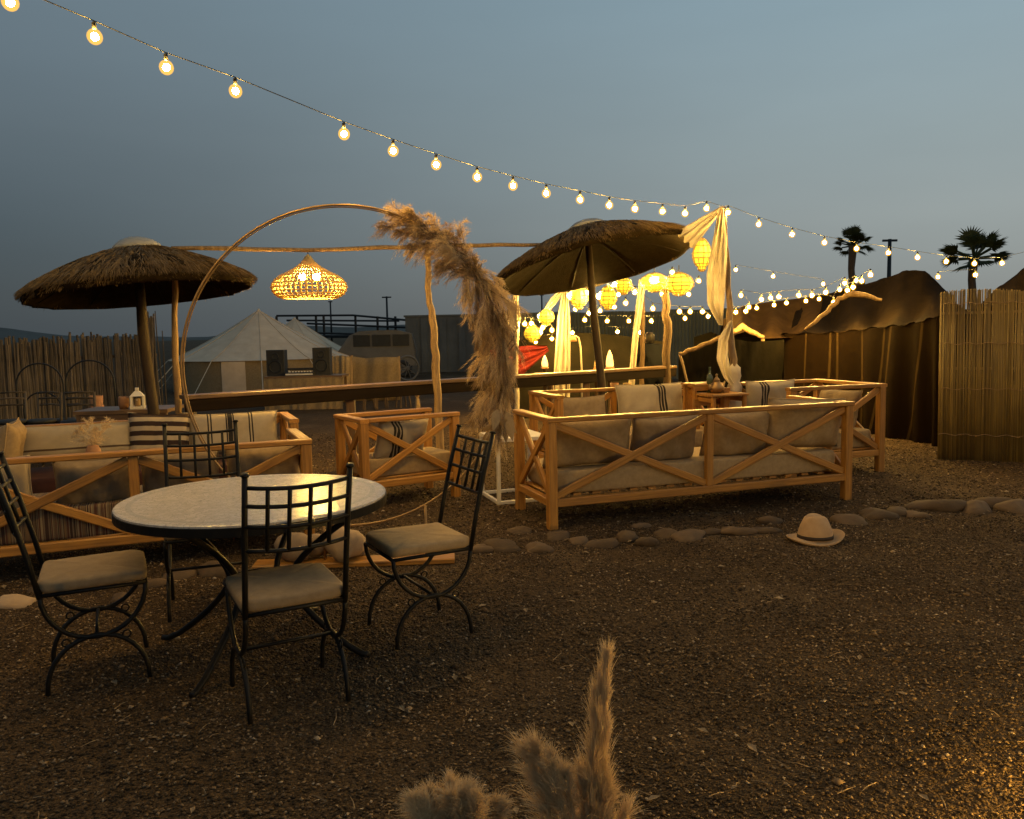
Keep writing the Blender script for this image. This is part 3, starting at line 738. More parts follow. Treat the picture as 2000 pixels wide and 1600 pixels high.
# ------------------------------------------------------------------ pampas
def blades(starts, dirs, lens, w0, droop):
    """thin tapered curved blades: returns V, F (quads+tip as quads with merged tip)"""
    n = len(starts); S = 4
    side = np.cross(dirs, rng.normal(size=(n, 3))); side /= np.linalg.norm(side, axis=1)[:, None] + 1e-9
    V = np.zeros((n, S + 1, 2, 3))
    for k in range(S + 1):
        t = k / S
        c = starts + dirs * (lens * t)[:, None]; c[:, 2] -= droop * (lens ** 1) * t * t
        ww = w0 * (1 - 0.85 * t)
        V[:, k, 0] = c + side * ww; V[:, k, 1] = c - side * ww
    V = V.reshape(-1, 3)
    base = (np.arange(n) * (S + 1) * 2)[:, None, None]
    q = np.array([[2 * k, 2 * k + 1, 2 * k + 3, 2 * k + 2] for k in range(S)])[None]
    return V, (base + q).reshape(-1, 4)

def plume(p0, p1, width, n=900, bend=0.12, sag=0.25, spr=1.0, bw=0.0010, taper=False, hn=0.34, hl=1.0):
    """feathery seed head from p0 (stalk end) to p1 (tip): drooping branchlets, each carrying fine hairs"""
    p0 = np.array(p0, float); p1 = np.array(p1, float); ax = p1 - p0; L = np.linalg.norm(ax); ax /= L
    o1 = np.cross(ax, [0.3, 0.2, 0.9]); o1 /= np.linalg.norm(o1); o2 = np.cross(ax, o1)
    nb = max(14, n // 26)
    ub = np.sort(rng.random(nb) ** 0.9); ab = rng.random(nb) * 2 * PI
    lb = width * (0.55 + 0.9 * rng.random(nb) ** 1.5) * ((0.22 + 0.9 * (1 - ub) ** 0.8) if taper else (0.35 + 0.85 * np.sin(PI * np.clip(ub * 0.85 + 0.1, 0, 1))))
    radb = np.cos(ab)[:, None] * o1 + np.sin(ab)[:, None] * o2
    sp = (0.18 + 0.42 * rng.random(nb)) * spr
    db = ax * (1 - 0.4 * sp)[:, None] + radb * sp[:, None] + rng.normal(size=(nb, 3)) * 0.10; db /= np.linalg.norm(db, axis=1)[:, None]
    sb = p0 + ax * (ub * L)[:, None] + o1 * bend * L * (ub ** 2)[:, None]
    b = rng.integers(0, nb, n); t = rng.random(n) ** 0.8
    starts = sb[b] + db[b] * (lb[b] * t)[:, None] + rng.normal(size=(n, 3)) * 0.0035
    starts[:, 2] -= sag * lb[b] * t * t * 1.3
    dirs = db[b] + rng.normal(size=(n, 3)) * hn; dirs[:, 2] -= sag * t * 1.4; dirs /= np.linalg.norm(dirs, axis=1)[:, None]
    lens = np.minimum(0.045, width * 0.38) * hl * (0.4 + 0.9 * rng.random(n))
    return blades(starts, dirs, lens, bw, 0.25)

def join_arrays(parts):
    Vs, Fs, o = [], [], 0
    for V, Fc in parts: Vs.append(V); Fs.append(Fc + o); o += len(V)
    return np.concatenate(Vs), np.concatenate(Fs)

# hoop with pampas: stands between the mosaic table and the armchair
RD = 5.22
RC = at(675, 719, RD); RR = 311 * pxm(RD) * 1.005
ring_yaw = math.radians(4)
ring_base = Vector((RC.x, RC.y, 0))
hoop = thing('hoop_arch', 'large round metal hoop arch standing on a weighted plank behind the mosaic table', 'hoop arch', ring_base, ring_yaw)
def hp(a, rr=0.0, dy=0.0):     # local point on the ring, a in degrees from +x counter-clockwise as seen
    a = math.radians(a); return Vector(((RR + rr) * math.cos(a), dy, RC.z + (RR + rr) * math.sin(a)))
pts = [hp(a) for a in np.linspace(0, 360, 121)]
m = MB(); m.tube(pts, 0.0075, 8, cap=False); m.build('ring', M_brass, hoop, True)
m = MB(); pts = [hp(a, -0.0125, 0.006) for a in np.linspace(35, 215, 61)]; m.tube(pts, 0.0045, 6); m.build('inner_ring', M_brass, hoop, True)
for a in (-100, -62):
    q = hp(a); m = MB(); m.tube([(q.x, q.y, 0.03), (q.x, q.y, q.z)], 0.009, 7); m.build('foot_post', M_brass, hoop, True)
beam('base_plank', (-0.62, -0.02, 0.021), (0.66, -0.02, 0.021), 0.16, 0.036, M_wood, hoop)
def ring_local_px(px, py):
    q = at(px, py, RD); return q - ring_base
parts = []
spec_ = []
for a, n_ in ((66, 3), (61, 6), (56, 7), (50, 7), (44, 7), (38, 6), (32, 6), (26, 6), (20, 5), (14, 5), (8, 5), (2, 5), (-4, 5), (-10, 5), (-16, 4)):
    for j in range(n_): spec_.append((a + random.uniform(-3, 3), j))
garl = thing('pampas_garland', 'thick tan pampas garland tied round the top and flank of the hoop', 'garland', ring_base, ring_yaw)
stalks = MB()
for i, (a, j) in enumerate(spec_):
    # plumes lie roughly along the ring, tips fanning outwards
    side = (-1, 0.9, -0.2, 0.4)[j % 4]
    up = a > 36
    p0 = hp(a - (7 if up else -5), 0, random.uniform(-.03, .03))
    a1 = math.radians(a)
    tang = Vector((-math.sin(a1), 0, math.cos(a1))) * (1 if up else -1)
    rad_ = Vector((math.cos(a1), 0, math.sin(a1)))
    out = ((0.50 if a > 24 else 0.22) if side > 0 else 0.68) * (0.6 if a > 60 else 1)
    d = (tang * random.uniform(0.6, 1.0) + rad_ * side * random.uniform(.5, 1.0) * out + Vector((0, random.uniform(-.35, .35), 0))).normalized()
    Lp = random.uniform(0.17, 0.29)
    p1 = p0 + d * Lp
    parts.append(plume(p0, p1, random.uniform(0.07, 0.11), 900, random.uniform(-.25, .25), 0.35, 1.2, 0.0011))
    stalks.tube([p0 - d * 0.10, p0 + d * 0.1, p1], [0.004, 0.003, 0.001], 4)
half_ = len(parts) // 1
V, Fc = join_arrays([p for i, p in enumerate(parts) if i % 3]); np_mesh('pale_plumes', V, Fc, M_pampas, garl)['kind'] = 'stuff'
V, Fc = join_arrays([p for i, p in enumerate(parts) if not i % 3]); np_mesh('dark_plumes', V, Fc, M_pampas_dark, garl)['kind'] = 'stuff'
stalks.build('stalks', M_stick, garl)
# dried leaves at the lower end of the garland
for i in range(9):
    b = hp(-22 + random.uniform(-6, 6)) + Vector((random.uniform(-.05, .05), random.uniform(-.06, .04), 0)); an = random.uniform(0, 2 * PI); el = random.uniform(-1.2, .6)
    d = Vector((math.cos(an) * math.cos(el), math.sin(an) * math.cos(el), math.sin(el))); s_ = d.cross(Vector((0, 0.9, 0.3))).normalized()
    L_ = random.uniform(.10, .19); P = []
    for k in range(7):
        t = k / 6; w_ = 0.035 * math.sin(PI * min(1, t * 0.95 + 0.04)); c = b + d * (L_ * t) + Vector((0, 0, -0.05 * t * t))
        P.append([c - s_ * w_, c + d.cross(s_) * 0.012 * math.sin(PI * t), c + s_ * w_])
    m = MB(); m.grid(P); m.build('dried_leaf', M_linen if i % 2 else M_pampas_dark, garl, True)

# weighting stones on the plank
def rock_mesh(sx, sy, sz, seed):
    r = random.Random(seed); ph = [r.uniform(0, 6.28) for _ in range(9)]
    m = MB(); n, k = 14, 9; P = []
    for i in range(k):
        a = -PI / 2 + PI * i / (k - 1)
        row = []
        for j in range(n):
            t = 2 * PI * j / n
            v = Vector((math.cos(a) * math.cos(t), math.cos(a) * math.sin(t), math.sin(a)))
            q = 1 + 0.22 * math.sin(2.3 * v.x + ph[0]) * math.cos(1.9 * v.y + ph[1]) + 0.15 * math.sin(3.7 * v.y + 2.2 * v.z + ph[2]) + 0.06 * math.sin(5.1 * v.x - 3.3 * v.z + ph[3])
            row.append((v.x * sx * q, v.y * sy * q, v.z * sz * q))
        P.append(row)
    m.grid(P, closed=True); m.f = [f for f in m.f]
    return m
def rock(name, label, px, py, wpx, hpx, seed, group, mat=M_stone, sink=0.3, depth=None):
    p = onz(px, py + hpx * 0.5) if depth is None else depth
    k = pxm(p.y); sx = wpx * k / 2; sz = max(0.03, hpx * k / 2 * 1.05)
    o = rock_mesh(sx, sx * random.uniform(.7, .95), sz, seed).build(name, mat, None, True)
    o.location = (p.x, p.y + sx * 0.7, p.z + sz * (1 - sink)); o.rotation_euler = (random.uniform(-.1, .1), random.uniform(-.1, .1), random.uniform(0, 6.28) * 0.05)
    return tag(o, label, 'stone', group)
M_stone_p = pm('pale_stone', (0.33, 0.24, 0.15), (0.22, 0.15, 0.09), 0.8, 5, (1, 1, 1), 0.5, 0.008, vary=0.2)
for i, (px, py, w_, h_) in enumerate(((566, 1086, 72, 56), (662, 1082, 74, 66), (617, 1078, 60, 50), (688, 1066, 40, 44))):
    q = onz(px, py + h_ / 2, 0.04)
    q.y = ring_base.y + (-0.03 if i < 2 else 0.06) ; q.x = (px - 1000) * pxm(q.y); q.z = 0.039
    rock('weighting_stone', 'rounded tan stone weighing down the plank of the hoop arch', px, py, w_, h_, 40 + i, 'stones on the hoop plank', M_stone_p, 0.08, depth=q - Vector((0, w_ * pxm(q.y) / 2 * 0.7, 0)))

# stone edging across the ground
E = []
for px, py, w_, h_ in ((18, 1168, 70, 34), (62, 1150, 42, 24), (300, 1140, 60, 26), (240, 1165, 44, 20), (345, 1122, 56, 24), (420, 1112, 60, 32), (480, 1118, 40, 20),
                       (760, 1068, 46, 22), (905, 1072, 44, 24), (948, 1070, 52, 30), (990, 1058, 60, 26), (1018, 1040, 62, 22), (1056, 1070, 52, 26), (1090, 1050, 44, 20), (1128, 1058, 50, 20),
                       (1170, 1052, 56, 24), (1222, 1045, 60, 26), (1262, 1050, 50, 24), (1255, 1030, 50, 22), (1305, 1044, 60, 22), (1352, 1040, 62, 24), (1402, 1038, 60, 22), (1448, 1034, 56, 20), (1492, 1032, 50, 20),
                       (1520, 1020, 46, 22), (1672, 1006, 56, 26), (1722, 1002, 66, 30), (1768, 996, 44, 24), (1796, 1004, 52, 22), (1848, 988, 92, 36), (1918, 990, 60, 30), (1962, 980, 78, 34), (1995, 986, 60, 30)):
    E.append((px, py, w_, h_))
for i, (px, py, w_, h_) in enumerate(E):
    rock('edging_stone', 'half-buried rounded brown stone in the edging row across the gravel', px + random.uniform(-8, 8), py + random.uniform(-6, 6), w_ * random.uniform(.75, 1.35), h_ * random.uniform(.8, 1.2), 100 + i, 'stones of the edging row', M_stone_p if i == 0 else M_stone, random.uniform(.86, 1.12))

# ------------------------------------------------------------------ straw hat on the ground
hb = onz(1592, 1058); hk = pxm(hb.y)
hat = thing('fedora_hat', 'pale felt fedora hat with dark band lying on the gravel', 'hat', (hb.x, hb.y, 0), 0.15)
R_b = 57 * hk; P = []
for r_, z in ((0.55, 0.020), (0.72, 0.016), (0.88, 0.016), (0.97, 0.026), (1.0, 0.036), (0.98, 0.041), (0.95, 0.036), (0.86, 0.026), (0.72, 0.026), (0.55, 0.030)):
    P.append([(R_b * r_ * math.cos(t) * 1.0, R_b * r_ * math.sin(t) * 0.86, z + (0.018 * r_ * math.cos(2 * t) if r_ > .7 else 0) + 0.012 * (r_ > .8) * math.cos(t)) for t in np.linspace(0, 2 * PI, 48, endpoint=False)])
P = [[(x, y, max(0.004, z)) for x, y, z in row] for row in P]
m = MB(); m.grid(P, closed=True); m.build('brim', M_felt, hat, True)
P = []
for r_, z, dent in ((0.61, 0.026, 0), (0.605, 0.05, 0), (0.545, 0.095, 0), (0.465, 0.140, .1), (0.40, 0.172, .3), (0.325, 0.190, .7), (0.2, 0.183, 1), (0.02, 0.168, 1)):
    P.append([(R_b * r_ * math.cos(t) * (1 - 0.12 * dent * abs(math.cos(t))), R_b * r_ * math.sin(t) * (0.95 - 0.3 * dent), z - 0.030 * dent * (1 - abs(math.sin(t)))) for t in np.linspace(0, 2 * PI, 40, endpoint=False)])
m = MB(); m.grid(P, closed=True); m.build('crown', M_felt, hat, True)
m = MB(); m.lathe([(R_b * .615, 0.030), (R_b * .612, 0.055)], 40, cap=False)
m.v = [(x, y * 0.955, z) for x, y, z in m.v]; o = m.build('hat_band', M_band, hat, True); sm = o.modifiers.new('s', 'SOLIDIFY'); sm.thickness = 0.003

# ------------------------------------------------------------------ thatched parasols
def parasol(label, foot, apex, R, drop, tilt_axis, tilt, seed, pole_r=0.055):
    r = np.random.default_rng(seed)
    t = thing('thatched_parasol', label, 'parasol', foot)
    top = Vector(apex) - Vector(foot)
    bend = [Vector((0, 0, -0.02)), Vector((0.02, 0, top.z * 0.3)) + Vector((top.x, top.y, 0)) * 0.3, Vector((-0.02, 0.01, top.z * 0.65)) + Vector((top.x, top.y, 0)) * 0.6, top - Vector((0, 0, 0.02))]
    m = MB(); m.tube(bend, [pole_r, pole_r * .95, pole_r * .9, pole_r * .7], 10); m.build('pole', M_ppole, t, True)
    RM = Matrix.Translation(top) @ Matrix.Rotation(tilt, 4, Vector(tilt_axis))
    def prof(s): return -drop * (0.22 * s ** 0.8 + 0.78 * s ** 1.7)
    # inner cone (lining) and outer thick skin
    n = 56
    edge = 1 + 0.02 * r.normal(size=n)
    P = []
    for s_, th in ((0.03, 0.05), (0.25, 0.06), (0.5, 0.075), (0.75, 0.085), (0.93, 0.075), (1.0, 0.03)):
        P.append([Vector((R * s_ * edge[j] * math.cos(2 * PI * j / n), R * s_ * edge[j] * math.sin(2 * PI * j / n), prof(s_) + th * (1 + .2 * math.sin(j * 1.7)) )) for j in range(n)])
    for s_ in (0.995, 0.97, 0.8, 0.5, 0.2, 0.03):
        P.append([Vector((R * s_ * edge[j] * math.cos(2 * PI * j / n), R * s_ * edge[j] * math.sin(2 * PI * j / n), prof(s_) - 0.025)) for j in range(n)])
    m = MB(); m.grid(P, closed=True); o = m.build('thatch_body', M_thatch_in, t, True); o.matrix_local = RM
    # straw: layers of tapered strands
    N = 9000; s0 = np.sqrt(r.random(N)) * 0.93 + 0.03; a = r.random(N) * 2 * PI
    L_ = 0.16 + 0.16 * r.random(N); da = r.normal(size=N) * 0.25
    st = np.stack([R * s0 * np.cos(a), R * s0 * np.sin(a), np.array([prof(s) for s in s0]) + 0.075 + 0.03 * r.random(N)], 1)
    sl = np.array([prof(min(1.0, s + .05)) - prof(s) for s in s0]) / (0.05 * R)
    dirs = np.stack([np.cos(a + da), np.sin(a + da), sl + 0.0 + 0.045 * r.normal(size=N)], 1); dirs /= np.linalg.norm(dirs, axis=1)[:, None]
    V1, F1 = blades(st, dirs, np.minimum(L_, (1.03 - s0) * R + 0.05), 0.0045, 0.16)
    # fringe round the rim, hanging
    N2 = 3000; a = r.random(N2) * 2 * PI
    st = np.stack([R * 0.96 * np.cos(a), R * 0.96 * np.sin(a), prof(0.96) + 0.06 * r.random(N2)], 1)
    dirs = np.stack([np.cos(a) * 0.75, np.sin(a) * .75, -0.75 + 0.25 * r.normal(size=N2)], 1); dirs /= np.linalg.norm(dirs, axis=1)[:, None]
    V2, F2 = blades(st, dirs, 0.03 + 0.04 * r.random(N2), 0.0045, 0.2)
    V, Fc = join_arrays([(V1, F1), (V2, F2)])
    o = np_mesh('straw', V, Fc, M_thatch, t); o['kind'] = 'stuff'; o.matrix_local = RM
    for k in range(8):
        an = 2 * PI * k / 8 + 0.2; m = MB()
        m.tube([Vector((0.03 * math.cos(an), 0.03 * math.sin(an), -0.04))] + [Vector((R * s_ * math.cos(an), R * s_ * math.sin(an), prof(s_) - 0.028)) for s_ in (0.3, 0.6, 0.93)], 0.009, 6)
        o = m.build('rib', M_fboard, t, True); o.matrix_local = RM
    # translucent rain cap
    P = []
    for r_, z in ((0.215, 0.018), (0.225, 0.03), (0.21, 0.055), (0.15, 0.10), (0.08, 0.125), (0.012, 0.132)):
        P.append([Vector((R * r_ / 1.13 * 1.1 * math.cos(q) * (1 + .05 * math.sin(5 * q)), R * r_ / 1.13 * 1.1 * math.sin(q) * (1 + .05 * math.cos(4 * q)), z + 0.045 + prof(0.12) * .5)) for q in np.linspace(0, 2 * PI, 28, endpoint=False)])
    m = MB(); m.grid(P, closed=True); o = m.build('rain_cap', M_cap, t, True); o.matrix_local = RM
    return t
D1 = 7.75
ap = at(268, 498, D1)
parasol('upright thatched parasol with dark pole behind the striped cushions', Vector((at(302, 800, D1).x, D1, 0)), ap, 0.98, 0.36, (0.25, 1, 0), math.radians(-6), 3)
D2 = 10.3
ap2 = at(1148, 456, D2)
parasol('tilted thatched parasol showing its dark underside above the lanterns', Vector((at(1182, 800, D2).x, D2, 0)), ap2, 1.22, 0.42, (-0.62, -0.78, 0), math.radians(14), 5)

# ------------------------------------------------------------------ rail, crossbeam and pendant
Rl = onz(356, 772, 0.95); Rr = onz(1312, 714, 0.95)
rail = thing('bar_rail', 'long dark plank rail with lit top running behind the sofas', 'rail', (Rl.x, Rl.y, 0))
rd = (Rr - Rl); ru = Vector((rd.x, rd.y, 0)).normalized(); rL = Vector((rd.x, rd.y, 0)).length
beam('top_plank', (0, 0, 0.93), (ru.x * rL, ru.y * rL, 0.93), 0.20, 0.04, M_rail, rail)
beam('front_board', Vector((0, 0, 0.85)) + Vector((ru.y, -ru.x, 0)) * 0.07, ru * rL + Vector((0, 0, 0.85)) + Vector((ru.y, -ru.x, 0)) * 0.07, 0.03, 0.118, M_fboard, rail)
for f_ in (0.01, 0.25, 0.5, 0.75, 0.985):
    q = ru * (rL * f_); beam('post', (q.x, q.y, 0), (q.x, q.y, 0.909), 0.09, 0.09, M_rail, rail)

def stick(name, label, pts, rads, mat=M_stick, cat='pole', group=None, n=8):
    base = Vector(pts[0]); m = MB(base)
    # resample with slight wobble
    P = []; R_ = []
    for i in range(len(pts) - 1):
        a, b = Vector(pts[i]), Vector(pts[i + 1])
        for k in range(5):
            t = k / 5; P.append(a.lerp(b, t) + Vector((random.uniform(-1, 1), random.uniform(-1, 1), random.uniform(-1, 1))) * rads[i] * 0.35); R_.append((rads[i] * (1 - t) + rads[i + 1] * t) * random.uniform(.92, 1.08))
    P.append(Vector(pts[-1])); R_.append(rads[-1])
    m.tube(P, R_, n); o = m.build(name, mat, None, True); o.location = base
    return tag(o, label, cat, group)
g0 = at(346, 800, 7.95); g0.z = -0.02
stick('support_pole', 'crooked pale pole holding the crossbeam beside the upright parasol', [g0, at(343, 700, 7.95), at(341, 488, 7.95)], [0.04, 0.033, 0.026])
g1_ = at(858, 800, 9.2); g1_.z = -0.02
stick('support_pole', 'crooked pale pole holding the crossbeam behind the pampas garland', [g1_, at(853, 735, 9.2), at(846, 640, 9.2), at(837, 560, 9.2), at(836, 480, 9.2)], [0.045, 0.045, 0.04, 0.035, 0.03])
cb0 = at(335, 484, 7.95); cb1 = at(602, 489, 8.5); cb2 = at(836, 481, 9.2); cb3 = at(1066, 478, 9.9)
stick('crossbeam', 'long thin crooked crossbeam carrying the wicker pendant lamp', [cb0, cb1, cb2, cb3], [0.022, 0.022, 0.024, 0.022], cat='beam')

UV_S = MB(); UV_S.lathe([(0.0002, -1)] + [(math.cos(a), math.sin(a)) for a in np.linspace(-PI / 2, PI / 2, 9)[1:-1]] + [(0.0002, 1)], 12, cap=False)
def ball(name, c, r, mat, parent, sq=(1, 1, 1)):
    m = MB(); m.v = [(c[0] + x * r * sq[0], c[1] + y * r * sq[1], c[2] + z * r * sq[2]) for x, y, z in UV_S.v]; m.f = list(UV_S.f)
    return m.build(name, mat, parent, True)

LD = 8.5
lc = at(604, 556, LD); lk = pxm(LD)
pend = thing('pendant_lamp', 'wide woven wicker pendant lamp glowing under the crossbeam', 'pendant lamp', lc)
prof_ = [(5, 52), (10, 44), (21, 34), (40, 23), (58, 15), (68, 5), (71, -5), (68, -15), (61, -22), (50, -26)]
prof_ = [(r * lk, z * lk) for r, z in prof_]
def woven(parent, prof, nrib, rr, rring, rings):
    zs = np.linspace(0, len(prof) - 1, rings)
    def pr(q):
        i = min(int(q), len(prof) - 2); t = q - i
        return prof[i][0] * (1 - t) + prof[i + 1][0] * t, prof[i][1] * (1 - t) + prof[i + 1][1] * t
    m = MB()
    for k in range(nrib):
        a = 2 * PI * k / nrib
        m.tube([(pr(q)[0] * math.cos(a), pr(q)[0] * math.sin(a), pr(q)[1]) for q in zs], rr, 5)
    m.build('ribs', M_wicker, parent, True)
    m = MB()
    for q in zs:
        r, z = pr(q); n = 56
        m.tube([((r + 0.006 * (-1) ** i) * math.cos(2 * PI * i / n), (r + .006 * (-1) ** i) * math.sin(2 * PI * i / n), z) for i in range(n + 1)], rring, 5, cap=False)
    m.build('weave', M_wicker, parent, True)
woven(pend, prof_, 40, 0.0085, 0.0075, 13)
m = MB(); m.tube([(0, 0, 50 * lk), (0, 0, 68 * lk)], 0.005, 6); m.build('cord', M_cable, pend)
m = MB(); m.lathe([(0.005, 58 * lk), (0.04, 52 * lk), (0.05, 46 * lk), (0.02, 44 * lk)], 16); m.build('top_cap', M_wicker, pend, True)
for px in (591, 618):
    q = at(px, 541, LD) - lc; b = ball('bulb', (q.x, q.y, q.z), 0.036, M_core_lamp, pend)
    mm = MB(); mm.tube([(q.x, q.y, q.z + 0.03), (q.x * .3, q.y, 40 * lk)], 0.008, 6); mm.build('socket', M_cable, pend)

# ------------------------------------------------------------------ string lights
core_src = MB(); core_src.v = [(x * .0175, y * .0175, z * .0185) for x, y, z in UV_S.v]; core_src.f = list(UV_S.f)
glob_src = MB(); glob_src.v = [(x * .037, y * .037, z * .038) for x, y, z in UV_S.v]; glob_src.f = list(UV_S.f)
def mesh_only(mb, name, mat):
    me = bpy.data.meshes.new(name); me.from_pydata(mb.v, [], mb.f); me.update(); me.materials.append(mat); me.polygons.foreach_set('use_smooth', [True] * len(me.polygons)); return me
ME_core = mesh_only(core_src, 'filament', M_core); ME_glob = mesh_only(glob_src, 'bulb', M_globe)
sk = MB(); sk.lathe([(0.006, 0.0), (0.010, 0.0), (0.011, 0.028), (0.006, 0.034)], 10); ME_sock = mesh_only(sk, 'socket', M_cable)
def festoon(label, pts, ends=(None, None), scale=1.0, wire=0.0028, drop=0.055):
    """pts: bulb centres in order along the cable"""
    pts = [Vector(p) for p in pts]; base = pts[0].copy()
    t = thing('string_light', label, 'string light', base)
    cab = [p + Vector((0, 0, drop * scale + 0.02)) for p in pts]
    path = ([Vector(ends[0])] if ends[0] else []) + cab + ([Vector(ends[1])] if ends[1] else [])
    m = MB(base); m.tube(path, wire * scale, 5); m.build('cable', M_cable, t)
    for p in pts:
        q = p - base
        g = bpy.data.objects.new('bulb', ME_glob); COL.objects.link(g); g.parent = t; g.location = q; g.scale = (scale,) * 3
        c = bpy.data.objects.new('filament', ME_core); COL.objects.link(c); c.parent = g
        s_ = bpy.data.objects.new('socket', ME_sock); COL.objects.link(s_); s_.parent = g; s_.location = (0, 0, 0.036)
    return t
# long strand: lies in a vertical plane from near us to the draped pole
SN = Vector((-2.30, 3.78)); SF = Vector((2.34, 9.1))
def in_plane(px, py):
    q = ray(px, py); d = SF - SN; nrm = Vector((-d.y, d.x))
    t = nrm.dot(SN) / nrm.dot(Vector((q.x, q.y))); return Vector((0, 0, H)) + q * t
main_px = [(20, 5), (185, 72), (325, 132), (460, 178), (672, 262), (768, 295), (852, 322), (932, 346), (1002, 363), (1067, 378), (1133, 390), (1190, 401), (1240, 408), (1294, 413), (1338, 417), (1380, 407)]
mp_ = [in_plane(*p) for p in main_px]
d0 = (mp_[0] - mp_[1])
extra = [mp_[0] + Vector((d0.x, d0.y, 0)) * k + Vector((0, 0, d0.z * k * (1 + 0.04 * k))) for k in range(7, 0, -1)]
Q0 = extra[0] + d0 * 0.9
ptop = at(1413, 404, 9.1)
festoon('long strand of warm bulbs climbing across the sky from the draped pole', extra + mp_, (Q0 + Vector((0, 0, .1)), ptop), 1.0)
qb = Vector((Q0.x, Q0.y, 0)); stick('strand_post', 'tall dark post holding the far end of the long strand', [qb, qb + Vector((0.02, 0, 1.8)), Q0 + Vector((0, 0, 0.12))], [0.05, 0.045, 0.04], M_pole, 'post')
right_px = [(1422, 415), (1482, 438), (1547, 458), (1610, 474), (1673, 486), (1735, 494), (1792, 503), (1848, 511), (1903, 515), (1957, 514)]
n_ = len(right_px)
festoon('strand of warm bulbs from the draped pole over the dark tent to the reed screen', [at(px, py, 9.1 + 1.9 * i / (n_ - 1)) for i, (px, py) in enumerate(right_px)], (ptop, at(2030, 485, 11.2)), 1.0)
side_pts = []
for i in range(13):
    t = i / 12; side_pts.append(Vector((7.3 - 3.4 * t, 10.9 - 10.4 * t, 2.75 - 0.45 * math.sin(PI * t))))
festoon('strand of warm bulbs running on from the reed screen beside the gravel court', side_pts, (at(2030, 485, 11.2), Vector((3.75, 0.1, 2.95))), 1.0)
qs = Vector((3.75, 0.1, 0)); stick('strand_post', 'tall dark post holding the strand beside the gravel court', [qs, qs + Vector((0, 0.02, 1.5)), qs + Vector((0, 0, 3.0))], [0.05, 0.045, 0.04], M_pole, 'post')
def simple_string(label, px, d0_, d1_, sc, ends=True):
    n = len(px); P = [at(a, b, d0_ + (d1_ - d0_) * i / max(1, n - 1)) for i, (a, b) in enumerate(px)]
    festoon(label, P, scale=sc)
simple_string('low strand of bulbs along the corrugated fence beyond the bar', [(1142, 625), (1186, 627), (1228, 627), (1272, 627), (1338, 622), (1383, 618)], 16, 17.5, 1.5)
simple_string('short strand of bulbs above the corrugated fence between the draped poles', [(1222, 592), (1240, 570), (1275, 603), (1327, 609), (1348, 609), (1372, 609)], 14.5, 16, 1.5)
simple_string('strand of bulbs along the eave of the small lit tent', [(1424, 612), (1437, 610), (1457, 608), (1463, 600), (1447, 577), (1487, 585), (1505, 582), (1521, 580), (1560, 577), (1586, 577), (1613, 571), (1650, 553), (1655, 567), (1666, 561), (1683, 549), (1700, 537)], 12.4, 11.4, 1.15)
simple_string('thin sparse strand of bulbs above the small lit tent', [(1437, 527), (1510, 540), (1608, 555)], 11.6, 12.2, 0.9)
simple_string('bulbs dangling at the peak of the dark striped tent', [(1832, 541), (1905, 537)], 11.3, 11.0, 1.0)
simple_string('strand of bulbs among the yellow lanterns under the tilted parasol', [(1217, 558), (1240, 571), (1293, 574), (1313, 532), (1335, 549), (1345, 575), (1365, 549)], 11.8, 12.4, 1.15)
simple_string('strand of bulbs by the butterfly-folded gauze', [(1025, 633), (1038, 632), (1060, 640), (1078, 645)], 12.6, 12.9, 1.3)

simple_string('extra strand of bulbs added for brightness from the parasol to the tall gauze post', [(1112, 560), (1124, 604), (1150, 612), (1172, 607), (1200, 600), (1208, 575), (1230, 556)], 11.9, 12.2, 1.1)  # this strand and those below are added to brighten the dim lounge
simple_string('extra low strand of bulbs added to brighten the black tent front', [(1046, 668), (1078, 662), (1118, 650), (1160, 646), (1206, 648), (1250, 650)], 14.4, 14.8, 1.2)  # added bulbs, more light for the middle of the lounge
simple_string('extra strand of bulbs added to brighten the roof of the small lit tent', [(1478, 602), (1512, 596), (1536, 592), (1574, 588), (1600, 584), (1628, 590), (1640, 566), (1672, 548)], 12.2, 11.6, 1.0)  # added bulbs, more light along the tents
# lantern balls
def lantern(label, px, py, wpx, hpx, d, tail=0.35):
    c = at(px, py, d); k = pxm(d); r = wpx * k / 2; h = hpx * k / 2
    t = thing('hanging_lantern', label, 'lantern', c, random.uniform(0, 6.28), 'yellow lanterns hung in the bar area')
    pr = [(0.22, 1.0), (0.45, 0.88), (0.80, 0.55), (1.0, 0.1), (0.98, -0.2), (0.75, -0.55), (0.42, -0.75), (0.40, -0.9), (0.2, -1.0)]
    pr = [(a * r, b * h) for a, b in pr]
    m = MB(); m.lathe([(a * 0.93, b * .95) for a, b in pr], 20, cap=False); m.build('shade', M_shade, t, True)
    m = MB()
    for q in range(len(pr)): m.ring((0, 0, pr[q][1]), pr[q][0], 0.007, 24, 5)
    m.build('hoops', M_wicker, t, True)
    m = MB()
    for j in range(10): m.tube([(a * math.cos(2 * PI * j / 10), a * math.sin(2 * PI * j / 10), b) for a, b in pr], 0.006, 5)
    m.build('ribs', M_wicker, t, True)
    m = MB(); m.tube([(0, 0, h), (0, 0, h + tail)], 0.006, 5); m.build('cord', M_cable, t)
    ball('bulb', (0, -r * 0.98, h * 0.15), 0.03, M_core, t)
    return t
lantern('round yellow lantern under the tilted parasol beside its pole', 1187, 582, 36, 46, 11.6)
lantern('round yellow lantern by the tall straight gauze', 1130, 581, 36, 46, 11.9)
lantern('small yellow lantern close beside the tilted parasol pole', 1152, 574, 16, 26, 12.6)
lantern('yellow lantern hidden half behind the rim of the tilted parasol', 1218, 558, 34, 34, 11.6, 0.1)
lantern('wide low yellow lantern where the slim gauze is tied', 1278, 552, 58, 36, 11.8, 0.1)
lantern('wide low yellow lantern with brown tassel beside the slim gauze', 1326, 555, 58, 44, 11.4, 0.1)
